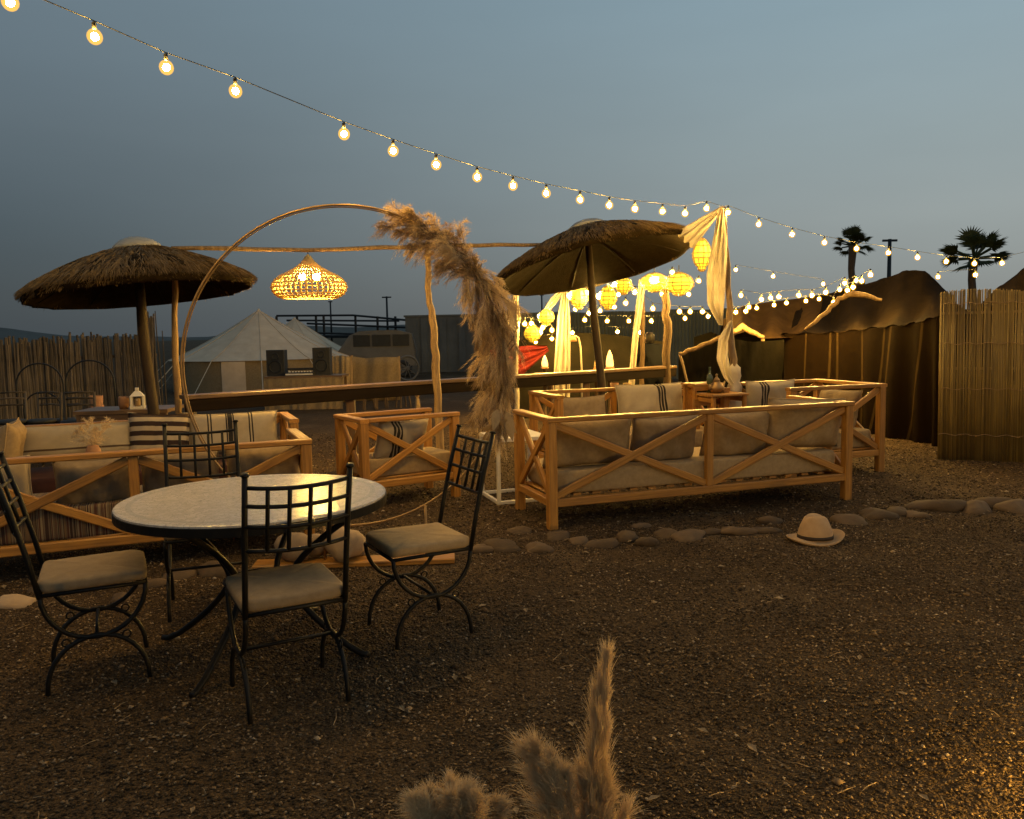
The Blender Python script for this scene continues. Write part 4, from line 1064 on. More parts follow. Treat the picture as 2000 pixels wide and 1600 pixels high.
lantern('tall cage lantern hung in the swag of the draped pole', 1371, 498, 36, 62, 9.6, 0.12)
lantern('round yellow lantern at the foot of the slanting gauze', 1067, 620, 32, 32, 12.4, 0.1)
lantern('pot-shaped yellow lantern low beside the thin white post', 1040, 652, 34, 34, 12.4, 0.12)

# ------------------------------------------------------------------ draped gauze
def drape(label, pts, widths, folds=4, amp=0.03, group=None, twist=0.0, name='gauze_drape', mat=None, m_=20):
    pts = [Vector(p) for p in pts]; P = []; N = 26
    base = pts[0].copy(); L = len(pts) - 1; ph = random.random() * 6
    cx = []
    for i in range(N):
        q = i / (N - 1) * L; k = min(int(q), L - 1); t = smoothstep(q - k) * 0.5 + (q - k) * 0.5
        c = pts[k].lerp(pts[k + 1], t); w = widths[k] * (1 - t) + widths[k + 1] * t; cx.append((c, w))
    for i, (c, w) in enumerate(cx):
        tg = (cx[min(i + 1, N - 1)][0] - cx[max(i - 1, 0)][0]).normalized()
        sd = tg.cross(Vector((0, 1, 0)));
        sd = sd.normalized() if sd.length > 0.01 else Vector((1, 0, 0))
        nr = sd.cross(tg).normalized(); row = []
        tw = twist * i / N; sd2 = sd * math.cos(tw) + nr * math.sin(tw); nr2 = nr * math.cos(tw) - sd * math.sin(tw)
        for j in range(m_):
            u = j / (m_ - 1) - 0.5
            row.append(c + sd2 * (u * w) + nr2 * (amp * math.sin(u * folds * 2 * PI + ph + 0.12 * i) + 0.4 * amp * math.sin(u * folds * 5 + i * 0.4)))
        P.append(row)
    m = MB(base); m.grid(P); o = m.build(name, mat or M_gauze, None, True); o.location = base
    return tag(o, label, 'drape', group)
PD = 9.1
stick('drape_pole', 'tall crooked pole hung with gauze above the coffee table', [onz(1436, 800, 0) * 0 + Vector((at(1436, 790, PD - .3).x, PD - .3, -0.02)), at(1432, 700, PD - .2), at(1424, 600, PD - .1), at(1413, 404, PD)], [0.045, 0.04, 0.035, 0.025])
k9 = pxm(PD)
drape('long white gauze falling from the top of the tall pole', [at(1408, 406, PD - .06), at(1404, 470, PD - .1), at(1397, 540, PD - .1), at(1399, 590, PD - .1), at(1408, 635, PD - .08)], [8 * k9, 26 * k9, 38 * k9, 34 * k9, 4 * k9], 3, 0.05)
drape('white gauze swag stretched from the tall pole towards the tilted parasol', [at(1410, 406, PD), at(1375, 436, PD + .2), at(1338, 470, PD + .4)], [6 * k9, 28 * k9, 46 * k9], 3, 0.04)
drape('grey gauze wound round the lower tall pole above the coffee table', [at(1427, 628, PD - .2), at(1414, 665, PD - .28), at(1412, 700, PD - .3), at(1421, 735, PD - .3), at(1432, 752, PD - .35)], [5 * k9, 20 * k9, 22 * k9, 14 * k9, 12 * k9], 2, 0.03)
# bundled gauze at the pole foot
m = MB(); b0 = at(1434, 795, PD - .3); kk = pxm(PD - .3)
wrap = thing('gauze_wrap', 'bundle of pale gauze wrapped round the foot of the tall pole', 'wrap', b0)
pr = [(20, -6), (22, 2), (16, 14), (12, 28), (14, 40), (9, 52), (13, 64), (12, 74), (4, 82)]
P = []
for i, (r, z) in enumerate(pr):
    P.append([Vector((r * kk * (1 + .14 * math.sin(5 * t + i * .9)) * math.cos(t), r * kk * (1 + .14 * math.sin(4 * t + i)) * math.sin(t), (z + 3 * math.sin(2 * t + i)) * kk)) for t in np.linspace(0, 2 * PI, 24, endpoint=False)])
m = MB(); m.grid(P, closed=True); m.build('cloth', M_gauze, wrap, True)
m = MB(); m.lathe([(0.05, -b0.z), (0.07, -b0.z + .3), (20 * kk, -6 * kk)], 12); m.build('stem', M_stick, wrap, True)

DD = 12.6; kd = pxm(DD)
drape('tall straight cream gauze hanging beside the glowing lamp', [at(1104, 564, DD), at(1101, 620, DD), at(1099, 690, DD), at(1096, 775, DD)], [9 * kd, 24 * kd, 30 * kd, 34 * kd], 3, 0.04)
drape('short slanting gauze tied to the top of the tall straight one', [at(1103, 563, DD), at(1083, 585, DD), at(1068, 606, DD)], [8 * kd, 14 * kd, 12 * kd], 2, 0.03)
drape('slim cream gauze hanging between the wide lanterns and the bar', [at(1254, 546, DD), at(1248, 600, DD), at(1241, 660, DD), at(1232, 775, DD)], [12 * kd, 14 * kd, 12 * kd, 13 * kd], 2, 0.03)
drape('butterfly-folded gauze at the head of the thin white post', [at(1006, 570, DD), at(1003, 600, DD), at(1000, 630, DD), at(1010, 645, DD)], [4 * kd, 24 * kd, 34 * kd, 10 * kd], 4, 0.06)
for lab, px0, px1, py1, mt in (('thin white post under the butterfly-folded gauze', 1007, 1010, 572, M_gauze), ('dark post behind the tall straight gauze', 1106, 1106, 560, M_pole), ('dark post behind the slim gauze', 1252, 1256, 545, M_pole)):
    g = at(px0, 760, DD + .06); g.z = -.02
    stick('drape_post', lab, [g, at((px0 + px1) / 2, 660, DD + .06), at(px1, py1, DD + .06)], [0.04, 0.035, 0.03], mt, 'post')
g = at(1303, 760, 12.0); g.z = -.02
stick('drape_post', 'thick brown post beside the person at the bar', [g, at(1302, 650, 12.0), at(1301, 560, 12.0)], [0.06, 0.06, 0.055], M_pole, 'post')

# ------------------------------------------------------------------ fences
# reed screen on the right
r0 = onz(1832, 897); r1 = onz(2040, 905); rz_ = 1.83
reed = thing('reed_screen', 'golden reed screen standing at the end of the dark striped tent', 'screen', (r0.x, r0.y, 0))
dr = Vector((r1.x - r0.x, r1.y - r0.y, 0)); LR = dr.length + 0.6; dr.normalize(); nr_ = Vector((dr.y, -dr.x, 0))
Vs, Fs, o_ = [], [], 0
mR = MB(); n_r = int(LR / 0.0070)
for i in range(n_r):
    s_ = i * 0.0070 + random.uniform(-.003, .003); lean = random.uniform(-.012, .012) - 0.02; bo = random.uniform(-.012, .006); top = rz_ + random.uniform(-.012, .008) + 0.02 * math.sin(s_ * 5)
    p = dr * s_; q = dr * (s_ - lean - 0.05 * (1 - s_ / LR)) ; q = dr * (s_ + lean)
    mR.tube([p + nr_ * bo, (p + q) / 2 + Vector((0, 0, top / 2)) + nr_ * (bo + random.uniform(-.006, .006)), q + Vector((0, 0, top)) + nr_ * bo], [0.0065, 0.006, 0.0045], 5)
o = mR.build('reeds', None, reed, True)
k = NT('reed_islands'); g_ = k.n('ShaderNodeNewGeometry'); rp = k.n('ShaderNodeValToRGB'); e = rp.color_ramp.elements
e[0].color = (0.10, 0.064, 0.017, 1); e[1].color = (0.33, 0.23, 0.07, 1); q_ = e.new(0.5); q_.color = (0.20, 0.135, 0.038, 1)
k.l(g_.outputs['Random Per Island'], rp.inputs[0])
co = k.coords('Object', (3, 3, 1)); k.l(k.mix(k.mr(k.noise(co, 1.5, 4), .35, .65, 0, .6), rp.outputs[0], (0.085, 0.054, 0.017)), k.b.inputs['Base Color']); k.b.inputs['Roughness'].default_value = 0.6
o.data.materials.append(k.m); o['kind'] = 'stuff'
for z in (0.28, 0.78, 1.27, 1.70):
    m = MB(); m.tube([dr * (LR * q / 30) + nr_ * 0.017 + Vector((0, 0, z + .012 * math.sin(q * 1.7))) for q in range(31)], 0.004, 5); m.build('binding_cord', M_stick, reed)
for z in (0.35, 1.0, 1.6):
    m = MB(); m.tube([dr * 0 - nr_ * 0.03 + Vector((0, 0, z)), dr * LR - nr_ * 0.03 + Vector((0, 0, z))], 0.016, 6); m.build('backing_rail', M_stick, reed)
for s_ in (0.08, LR * .5, LR - .05):
    p = dr * s_ - nr_ * 0.07; m = MB(); m.tube([p, p + Vector((0, 0, rz_ - 0.03))], 0.035, 8); m.build('post', M_pole, reed, True)

# grey cane fence at the far left
f0 = at(-140, 660, 12.0); f1 = at(300, 652, 15.0)
fen = thing('cane_fence', 'uneven grey cane fence behind the upright parasol', 'fence', (f0.x, f0.y, 0))
df = Vector((f1.x - f0.x, f1.y - f0.y, 0)); LF = df.length; df.normalize()
cane_meshes = []
for v in range(5):
    m = MB(); hgt = 1.43 + 0.03 * v
    m.tube([(0, 0, 0), (random.uniform(-.01, .01), 0, hgt * .5), (random.uniform(-.02, .02), 0, hgt)], [0.025, 0.024, 0.020], 6)
    me = bpy.data.meshes.new('cane'); me.from_pydata(m.v, [], m.f); me.update(); me.materials.append(M_cane); cane_meshes.append(me)
nc = 185
for i in range(nc):
    s_ = LF * i / (nc - 1); o = bpy.data.objects.new('cane', random.choice(cane_meshes)); COL.objects.link(o); o.parent = fen
    o.location = df * s_ + Vector((0, random.uniform(-.02, .02), 0)); w_ = random.uniform(.8, 1.15)
    o.scale = (w_, w_, (1 + random.uniform(-.03, .03)) * (1.28 if i > nc * 0.955 else (1.0 + 0.04 * i / nc))); o.rotation_euler = (0, random.uniform(-.03, .03), random.uniform(0, 6))
for z in (0.45, 1.2):
    beam('fence_rail', Vector((0, 0.07, z)), df * LF + Vector((0, 0.07, z)), 0.04, 0.05, M_pole, fen)
for i in range(12):   # dry brush standing at the fence end
    g = at(262 + i * 5.2, 700, 14.2 + random.uniform(-.3, .3)); g.z = 0
    stick('fence_cane', 'tall loose cane rising above the end of the grey fence', [g, g + Vector((random.uniform(-.06, .06), 0, random.uniform(1.5, 2.0)))], [0.018, 0.008], M_cane, 'cane', 'loose canes at the fence end', 5)

# corrugated fence far behind
c0 = at(1012, 610, 24); c1 = at(1460, 604, 24)
cf = thing('corrugated_fence', 'dull green corrugated sheet fence beyond the lanterns', 'fence', (c0.x, 24, 0))
wid = 0.62; ns = int((c1.x - c0.x) / wid) + 1
P = [[(i * wid / 24, 0.03 * math.sin(i * 2 * PI / 4), z) for i in range(25)] for z in (0, 2.03)]
m = MB(); m.grid(P); me = bpy.data.meshes.new('sheet'); me.from_pydata(m.v, [], m.f); me.update(); me.materials.append(M_corr)
for i in range(ns):
    o = bpy.data.objects.new('sheet', me); COL.objects.link(o); o.parent = cf; o.location = (i * wid, random.uniform(-.03, .03), random.uniform(-.04, .04)); o.rotation_euler = (0, 0, random.uniform(-.02, .02))
for z in (0.4, 1.7): beam('fence_rail', (0, 0.1, z), (ns * wid, 0.1, z), 0.05, 0.05, M_pole, cf)

# ------------------------------------------------------------------ dark striped tent
def tent():
    eave = [(1530, 652, 13.2), (1620, 650, 12.2), (1700, 641, 11.2), (1780, 632, 10.4), (1845, 614, 9.9), (1930, 600, 9.9), (2040, 585, 9.9)]
    ridge = [(1490, 600, 15.5), (1620, 575, 15.0), (1715, 548, 14.0), (1802, 530, 13.0), (1888, 606, 12.6), (1945, 566, 12.2), (2040, 495, 12.0)]
    Ev = [at(*e) for e in eave]; Rv = [at(*e) for e in ridge]
    base = Vector((Ev[3].x, Ev[3].y, 0))
    t = thing('striped_tent', 'low dark brown nomad tent with thin pale stripes behind the reed screen', 'tent', base)
    def interp(pl, n):
        out = []
        for i in range(n):
            q = i / (n - 1) * (len(pl) - 1); k = min(int(q), len(pl) - 2); s_ = q - k
            p_1 = pl[max(k - 1, 0)]; p0 = pl[k]; p1 = pl[k + 1]; p2 = pl[min(k + 2, len(pl) - 1)]
            out.append(0.5 * ((2 * p0) + (-p_1 + p1) * s_ + (2 * p_1 - 5 * p0 + 4 * p1 - p2) * s_ * s_ + (-p_1 + 3 * p0 - 3 * p1 + p2) * s_ ** 3))
        return out
    n = 60; E_ = interp(Ev, n); R_ = interp(Rv, n)
    P = []
    for j in range(15):
        s_ = j / 14; row = []
        for i in range(n):
            p = R_[i].lerp(E_[i], s_); p.z -= 0.22 * math.sin(PI * s_) * (0.8 + 0.3 * math.sin(i * 0.7)) ; p.z += 0.02 * math.sin(i * 1.3 + j * .5)
            row.append(p)
        P.append(row)
    uv_surface('roof', P, M_tent_dark, t, base)
    P = []
    for j in range(9):
        s_ = j / 8; P.append([R_[i] + Vector((1.2 * s_, 3.4 * s_, -(R_[i].z - 0.3) * s_ ** 0.85)) for i in range(n)])
    uv_surface('rear_roof', P, M_tent_dark, t, base)
    P = []
    for j in range(10):
        s_ = j / 9; row = []
        for i in range(n):
            p = E_[i].copy(); p.z = E_[i].z * (1 - s_) - 0.02 * s_
            dirn = (E_[min(i + 1, n - 1)] - E_[max(i - 1, 0)]); nn = Vector((dirn.y, -dirn.x, 0)).normalized()
            p -= nn * (0.02 - 0.05 * math.sin(i * 1.05) * (0.25 + s_) - 0.06 * s_ * math.sin(i * .33))
            row.append(p)
        P.append(row)
    uv_surface('wall', P, M_tentwall, t, base)
    for q in (1, 3, 5):
        p = Ev[q]; m = MB(base); m.tube([Vector((p.x + .25, p.y + .35, 0)), p + Vector((.25, .35, .02))], 0.03, 8); m.build('wall_pole', M_pole, t, True)
    for q in (3, 6):
        p = Rv[q]; m = MB(base); m.tube([Vector((p.x, p.y, 0)), p - Vector((0, 0, .03))], 0.04, 8); m.build('ridge_pole', M_pole, t, True)
tent()
# smaller lit tent to the left of it
def small_tent():
    d = 14.0
    base = Vector((at(1500, 700, d).x, d, 0))
    t = thing('lit_tent', 'small brown tent lit yellow by bulbs between the bar and the striped tent', 'tent', base)
    top = [at(px, py, 15.2) for px, py in ((1412, 625), (1450, 598), (1500, 590), (1560, 583), (1625, 572), (1690, 548))]
    eave = [at(px, py, 13.0) for px, py in ((1416, 660), (1455, 648), (1490, 662), (1530, 660), (1600, 655), (1680, 645))]
    P = []
    for j in range(9):
        s_ = j / 8; row = []
        for i in range(31):
            q = i / 30 * 5; k = min(int(q), 4); f = q - k
            p = top[k].lerp(top[k + 1], f).lerp(eave[k].lerp(eave[k + 1], f), s_); p.z -= 0.18 * math.sin(PI * s_) * (0.6 + .5 * math.sin(i * .8))
            row.append(p)
        P.append(row)
    uv_surface('roof', P, pm('lit_tent_cloth', (0.075, 0.043, 0.014), (0.045, 0.025, 0.008), 0.9, 4, vary=0, transl=0.2, spec=0.05), t, base)
    P = [[Vector((p.x, p.y + 2.2 * (1 - 0), (p.z) * (1 - j / 4))) for p in eave] for j in range(5)]
    uv_surface('rear_wall', P, M_dkcloth, t, base)
    P = [[p + Vector((0, 1.5 * j / 4, -(p.z) * j / 4)) for p in top] for j in range(5)]
    uv_surface('rear_roof', P, M_tent_dark, t, base)
    for p in (eave[0], eave[2], eave[4]):
        m = MB(base); m.tube([Vector((p.x, p.y, 0)), p], 0.03, 7); m.build('pole', M_stick, t, True)
small_tent()
stick('forked_branch', 'forked bare branch lit yellow on the roof of the striped tent', [at(1572, 645, 11.2), at(1612, 612, 11.2), at(1640, 583, 11.2), at(1668, 574, 11.1), at(1722, 586, 11.0)], [0.02, 0.03, 0.035, 0.042, 0.02], M_stick, 'branch')
stick('tent_pole', 'thin bare pole slanting down from the gauze-wound pole', [at(1414, 656, 10.8), at(1370, 676, 10.9), at(1327, 692, 11)], [0.025, 0.03, 0.025], M_stick, 'pole')
stick('tent_pole', 'thin pole dropping from the slanting pole towards the sofa', [at(1327, 692, 11), at(1346, 755, 10.9), Vector((at(1350, 770, 10.9).x, 10.9, 0))], [0.018, 0.016, 0.016], M_stick, 'pole')
stick('tent_pole', 'crooked lit pole under the eave of the small lit tent', [at(1422, 655, 12.8), at(1450, 638, 12.8), at(1492, 660, 12.7)], [0.03, 0.05, 0.03], M_stick, 'pole')
stick('tent_pole', 'upright pale pole in front of the small lit tent', [Vector((at(1504, 800, 12.5).x, 12.5, 0)), at(1500, 740, 12.5), at(1494, 668, 12.5)], [0.02, 0.02, 0.02], M_stick, 'pole')
# dark windbreak cloth between bar and tents
wb = [at(1326, 694, 11.3), at(1370, 680, 11.3), at(1416, 660, 11.3), at(1470, 668, 11.6), at(1530, 664, 12.2)]
P = [[Vector((p.x + 0.0, p.y + 0.05 * math.sin(i * 2 + j), p.z * (1 - j / 7))) for i, p in enumerate([wb[min(int(q / 6), 3)].lerp(wb[min(int(q / 6), 3) + 1], (q / 6) - min(int(q / 6), 3)) for q in range(25)])] for j in range(8)]
o = uv_surface('windbreak', P, M_dkcloth, None, (wb[0].x, wb[0].y, 0)); o.location = (wb[0].x, wb[0].y, 0); tag(o, 'dark green windbreak cloth under the slanting pole', 'windbreak')
# low dark tent with red cloth beyond the rail
lt = [at(1005, 668, 15), at(1040, 655, 15), at(1085, 648, 15), at(1140, 650, 15.2), at(1210, 655, 15.6), at(1300, 668, 15.8)]
P = [[Vector((p.x, p.y - (0.9 * j / 6), p.z * (1 - j / 6) ** 0.7)) for p in lt] for j in range(7)]
o = uv_surface('low_tent', P, M_dkcloth, None, (lt[0].x, lt[0].y, 0)); o.location = (lt[0].x, lt[0].y, 0); tag(o, 'low black tent front behind the glowing table lamps', 'tent')
rc = [at(985, 716, 14.0), at(1012, 712, 14.0), at(1040, 700, 14.0), at(1062, 690, 14.0)]
P = [[p + Vector((0, 0.1 * j, -0.075 * j * (1 - i * 0.18) + 0.015 * math.sin(j * 2))) for i, p in enumerate(rc)] for j in range(5)]
P = [[p + Vector((0, 0, 0.10)) for p in r_] for r_ in P]
drape('red cloth slung low beyond the thin white post', [at(975, 722, 14), at(1012, 704, 14), at(1045, 690, 14), at(1070, 680, 14)], [0.75, 0.50, 0.28, 0.10], 3, 0.05, None, 0, 'red_cloth', M_red)

# ------------------------------------------------------------------ coffee table group between the sofas
ct = at(1408, 775, 8.55); CT = Vector((ct.x, 8.55, 0))
tb = thing('coffee_table', 'small honey timber side table beside the gauze-wrapped pole', 'table', CT, 0.37)
zt = at(1408, 770, 8.55).z
for i in range(4): beam('top_slat', (-0.22, -0.135 + 0.09 * i, zt), (0.22, -0.135 + .09 * i, zt), 0.084, 0.024, M_wood, tb)
for x in (-.19, .19):
    for y in (-.14, .14): beam('leg', (x, y, 0), (x, y, zt - .014), 0.04, 0.04, M_wood, tb)
    beam('end_rail', (x, -.118, zt - .05), (x, .118, zt - .05), 0.025, 0.05, M_wood, tb)
tp = at(1402, 762, 8.5); teapot = thing('teapot', 'small brass teapot on the side table beside the gauze-wrapped pole', 'teapot', (tp.x, CT.y, zt + .013), 0.6)
m = MB(); m.lathe([(0.001, 0), (.05, 0), (.075, .035), (.08, .06), (.06, .095), (.035, .115), (.038, .12)], 20); m.build('body', M_brass, teapot, True)
m = MB(); m.lathe([(.036, .121), (.028, .145), (.012, .165), (.008, .18), (.015, .19), (.001, .205)], 14); m.build('lid', M_brass, teapot, True)
m = MB(); m.tube([(.07, 0, .04), (.11, 0, .07), (.125, 0, .12)], [.014, .01, .007], 7); m.build('spout', M_brass, teapot, True)
m = MB(); m.tube([(-.06, 0, .095), (-.115, 0, .09), (-.12, 0, .05), (-.075, 0, .035)], .007, 6); m.build('handle', M_brass, teapot, True)
def bottle(name, label, p, r, h, mat, cat='bottle'):
    m = MB(); m.lathe([(0.001, 0), (r, 0), (r, h * .55), (r * .9, h * .62), (r * .35, h * .75), (r * .35, h * .97), (r * .42, h)], 14)
    o = m.build(name, mat, None, True); o.location = p; return tag(o, label, cat)
M_glassy = pm('green_glass', (0.05, 0.07, 0.04), None, 0.1, 5, spec=0.6, vary=0, bump=0)
bottle('bottle', 'slim dark bottle behind the brass teapot', (tp.x - .05, CT.y + .09, zt + .013), .035, .27, M_glassy)
# little crate of boards left of it
cr_ = at(1374, 790, 8.7); crate = thing('slatted_crate', 'low slatted timber crate lit bright between the sofa and the side table', 'crate', (cr_.x, 8.75, 0), 0.3)
zc = at(1374, 752, 8.7).z
for i in range(6): beam('slat', (-.17, -.13, .08 + i * (zc - .1) / 5), (.17, -.13, .08 + i * (zc - .1) / 5), 0.018, 0.07, M_wood, crate)
for x in (-.15, .15):
    for y in (-.10, .11): beam('corner_post', (x, y, 0), (x, y, zc), .035, .035, M_wood, crate)
beam('top_board', (-.18, -.06, zc + .011), (.18, -.06, zc + .011), .13, .02, M_wood, crate); beam('top_board', (-.18, .075, zc + .011), (.18, .075, zc + .011), .13, .02, M_wood, crate)

# white frame table between the armchair and the long sofa
wn0 = onz(975, 986); wtab = thing('white_side_table', 'white metal frame side table between the armchair and the long sofa', 'table', (wn0.x, wn0.y, 0), math.atan2(a_dir.y, a_dir.x))
zw = 0.56; S = 0.46; yb_ = 0.50
m = MB(); m.box((S / 2, yb_ / 2, zw), (S + .03, yb_ + .03, 0.03)); m.build('tabletop', M_white, wtab)
for x in (0, S):
    for y in (0, yb_): beam('leg', (x, y, 0.03), (x, y, zw - .016), .03, .03, M_white, wtab, ch=.003)
for y in (0, yb_): beam('floor_rail', (-.015, y, .015), (S + .015, y, .015), .03, .029, M_white, wtab, ch=.003)
for x in (0, S): beam('floor_rail', (x, .016, .015), (x, yb_ - .016, .015), .03, .029, M_white, wtab, ch=.003)

# ------------------------------------------------------------------ person at the bar
def person():
    d = 12.9; p = Vector((at(1272, 700, d).x, d, 0)); top = at(1271, 648, d).z
    t = thing('person', 'person in dark jacket with pale collar leaning behind the bar rail', 'person', p, 0.35 + PI)
    z = top
    J = {'pel': (0, 0.10, z - 0.66), 'wst': (0, 0.08, z - 0.50), 'chs': (0, 0.02, z - 0.33), 'nek': (0, -0.03, z - 0.205), 'hed': (0, -0.05, z - .17),
         'shl': (-.19, .0, z - .265), 'ell': (-.25, -.05, z - .50), 'hal': (-.12, -.26, z - .52), 'shr': (.19, .0, z - .265), 'elr': (.27, -.02, z - .48), 'har': (.15, -.26, z - .50),
         'hpl': (-.10, .10, z - .70), 'knl': (-.11, .04, .46), 'anl': (-.11, .10, .08), 'tol': (-.12, -.06, .03), 'hpr': (.10, .10, z - .70), 'knr': (.11, .06, .46), 'anr': (.11, .12, .08), 'tor': (.12, -.04, .03)}
    R = {'pel': .15, 'wst': .135, 'chs': .155, 'nek': .06, 'hed': .055, 'shl': .075, 'ell': .05, 'hal': .035, 'shr': .075, 'elr': .05, 'har': .035, 'hpl': .10, 'knl': .065, 'anl': .045, 'tol': .04, 'hpr': .10, 'knr': .065, 'anr': .045, 'tor': .04}
    ed = [('pel', 'wst'), ('wst', 'chs'), ('chs', 'nek'), ('nek', 'hed'), ('chs', 'shl'), ('shl', 'ell'), ('ell', 'hal'), ('chs', 'shr'), ('shr', 'elr'), ('elr', 'har'), ('pel', 'hpl'), ('hpl', 'knl'), ('knl', 'anl'), ('anl', 'tol'), ('pel', 'hpr'), ('hpr', 'knr'), ('knr', 'anr'), ('anr', 'tor')]
    ks = list(J); me = bpy.data.meshes.new('body'); me.from_pydata([J[k_] for k_ in ks], [(ks.index(a), ks.index(b)) for a, b in ed], []); me.update()
    o = link_mesh('body', me, M_coat, t); sk_ = o.modifiers.new('skin', 'SKIN'); 
    sv = me.skin_vertices[0].data
    for i, k_ in enumerate(ks): sv[i].radius = (R[k_], R[k_] * (.8 if k_ in ('chs', 'wst', 'pel') else 1)); sv[i].use_root = (k_ == 'pel')
    sb = o.modifiers.new('sub', 'SUBSURF'); sb.levels = 2; sb.render_levels = 2
    P = []
    for i in range(13):
        a = -PI / 2 + PI * i / 12
        row = []
        for j in range(18):
            b = 2 * PI * j / 18; x, y, zz = math.cos(a) * math.cos(b), math.cos(a) * math.sin(b), math.sin(a)
            w_ = 1 - 0.22 * max(0, -zz); fy = 1.0
            if y < -0.8 and abs(x) < .25 and abs(zz + .1) < .25: fy = 1.16
            row.append((x * .072 * w_, -0.06 + y * .092 * w_ * fy, z - .115 + zz * .115))
        P.append(row)
    m = MB(); m.grid(P, closed=True); hd = m.build('head', M_skin, t, True)
    for s_ in (-1, 1):
        ball('ear', (s_ * .073, -.05, z - .12), .022, M_skin, hd, (.4, .7, 1.2)); ball('eye', (s_ * .028, -.142, z - .105), .010, M_black, hd)
    P = []
    for i in range(8):
        a = -0.75 + (PI / 2 + .75) * i / 7
        P.append([(math.cos(a) * math.cos(b) * .080, -.052 + math.cos(a) * math.sin(b) * .098 + (0.02 if math.sin(b) < 0 else 0), (z - .108 + math.sin(a) * .112) if math.sin(b) > -.25 else max(z - .108 + math.sin(a) * .112, z - .065)) for b in np.linspace(0, 2 * PI, 18, endpoint=False)])
    m = MB(); m.grid(P, closed=True); m.build('hair', M_hair, hd, True)
    m = MB(); m.ring((0, -.035, z - .215), .062, .014, 20, 6); m.build('collar', M_white, t, True)
    for s_, h_ in ((-1, 'hal'), (1, 'har')):
        q = Vector(J[h_]); m = MB()
        m.tube([q + Vector((0, .01, 0)), q + Vector((-s_ * .02, -.05, -.01)), q + Vector((-s_ * .03, -.08, -.015))], [.026, .034, .026], 8)
        for f_ in range(4): 
            e0 = q + Vector((-s_ * .03 + (f_ - 1.5) * .016, -.08, -.015)); m.tube([e0, e0 + Vector((0, -.035, -.012)), e0 + Vector((0, -.05, -.035))], [.0085, .008, .006], 6)
        m.tube([q + Vector((-s_ * .045, -.04, -.01)), q + Vector((-s_ * .065, -.07, -.02))], [.010, .007], 6)
        m.build('hand', M_skin, t, True)
person()

# things on and about the bar
def table_lamp(label, px, py_top, py_bot, wpx, d, mat):
    b = at(px, py_bot, d); k = pxm(d); h = (py_bot - py_top) * k; r = wpx * k / 2
    t = thing('table_lamp', label, 'table lamp', b)
    m = MB(); m.lathe([(r * .9, .0), (r, .02), (r * .92, h * .35), (r * .62, h * .7), (r * .2, h * .95), (.005, h)], 20); m.build('shade', mat, t, True)
    m = MB(); m.lathe([(r * 1.2, -.035), (r * 1.15, -.004), (r * .5, -.002)], 18); m.build('base', M_clay, t, True)
    m = MB(); m.lathe([(r * 1.0, -b.z), (r * 1.0, -b.z + .03), (.03, -b.z + .05), (.03, -.04), (r * 1.2, -.036)], 14); m.build('stand', M_pole, t, True)
table_lamp('cone-shaped glowing lamp at the foot of the tall straight gauze', 1064, 694, 716, 13, 12.9, M_lampshade)
table_lamp('tall cone-shaped glowing lamp beside the tilted parasol pole', 1191, 684, 716, 15, 12.9, M_lampshade)
table_lamp('small dull lamp between the parasol pole and the tall gauze', 1165, 698, 718, 10, 12.9, M_linen)
ar = at(1136, 722, 12.4)
al = thing('arched_lamp', 'thin arched floor lamp with little clay shade beside the tall gauze', 'floor lamp', (ar.x, ar.y, 0))
A = [Vector((0, 0, 0.02)), Vector((0, 0, ar.z)), at(1134, 680, 12.4) - Vector((ar.x, ar.y, 0)), at(1130, 660, 12.4) - Vector((ar.x, ar.y, 0)), at(1124, 656, 12.4) - Vector((ar.x, ar.y, 0)), at(1119, 660, 12.4) - Vector((ar.x, ar.y, 0))]
m = MB(); m.tube(A, .014, 7); m.build('stem', M_gauze, al, True)
m = MB(); m.lathe([(.02, .03), (.05, .0), (.06, -.05), (.05, -.055)], 14, A[-1]); m.build('shade', M_clay, al, True)
m = MB(); m.lathe([(.001, 0), (.12, 0), (.12, .02), (.02, .03)], 18); m.build('base', M_pole, al, True)
for lab, px, mt in (('amber candle glass under the bar rail', 1200, M_clay), ('pale candle glass under the bar rail', 1225, M_linen)):
    q = at(px, 765, 11.4); cg = thing('candle_glass', lab, 'candle glass', (q.x, q.y, 0))
    m = MB(); m.lathe([(.05, q.z - .02), (.055, q.z + .0), (.06, q.z + .12), (.052, q.z + .12), (.047, q.z + .01)], 14); m.build('glass', mt, cg, True)
    m = MB(); m.lathe([(.12, 0), (.12, .02), (.03, .04), (.03, q.z - .05), (.09, q.z - .021)], 14); m.build('stand', M_pole, cg, True)
bt = thing('bar_table', 'long dark bar table behind the plank rail carrying lamps', 'table', (at(1180, 730, 13).x, 12.95, 0), 0.1)
m = MB(); m.box((0, 0, at(1180, 722, 12.95).z - .06), (1.9, .5, .05)); m.build('tabletop', M_rail, bt)
for x in (-.85, .85):
    for y in (-.2, .2): beam('leg', (x, y, 0), (x, y, at(1180, 722, 12.95).z - .087), .06, .06, M_rail, bt)

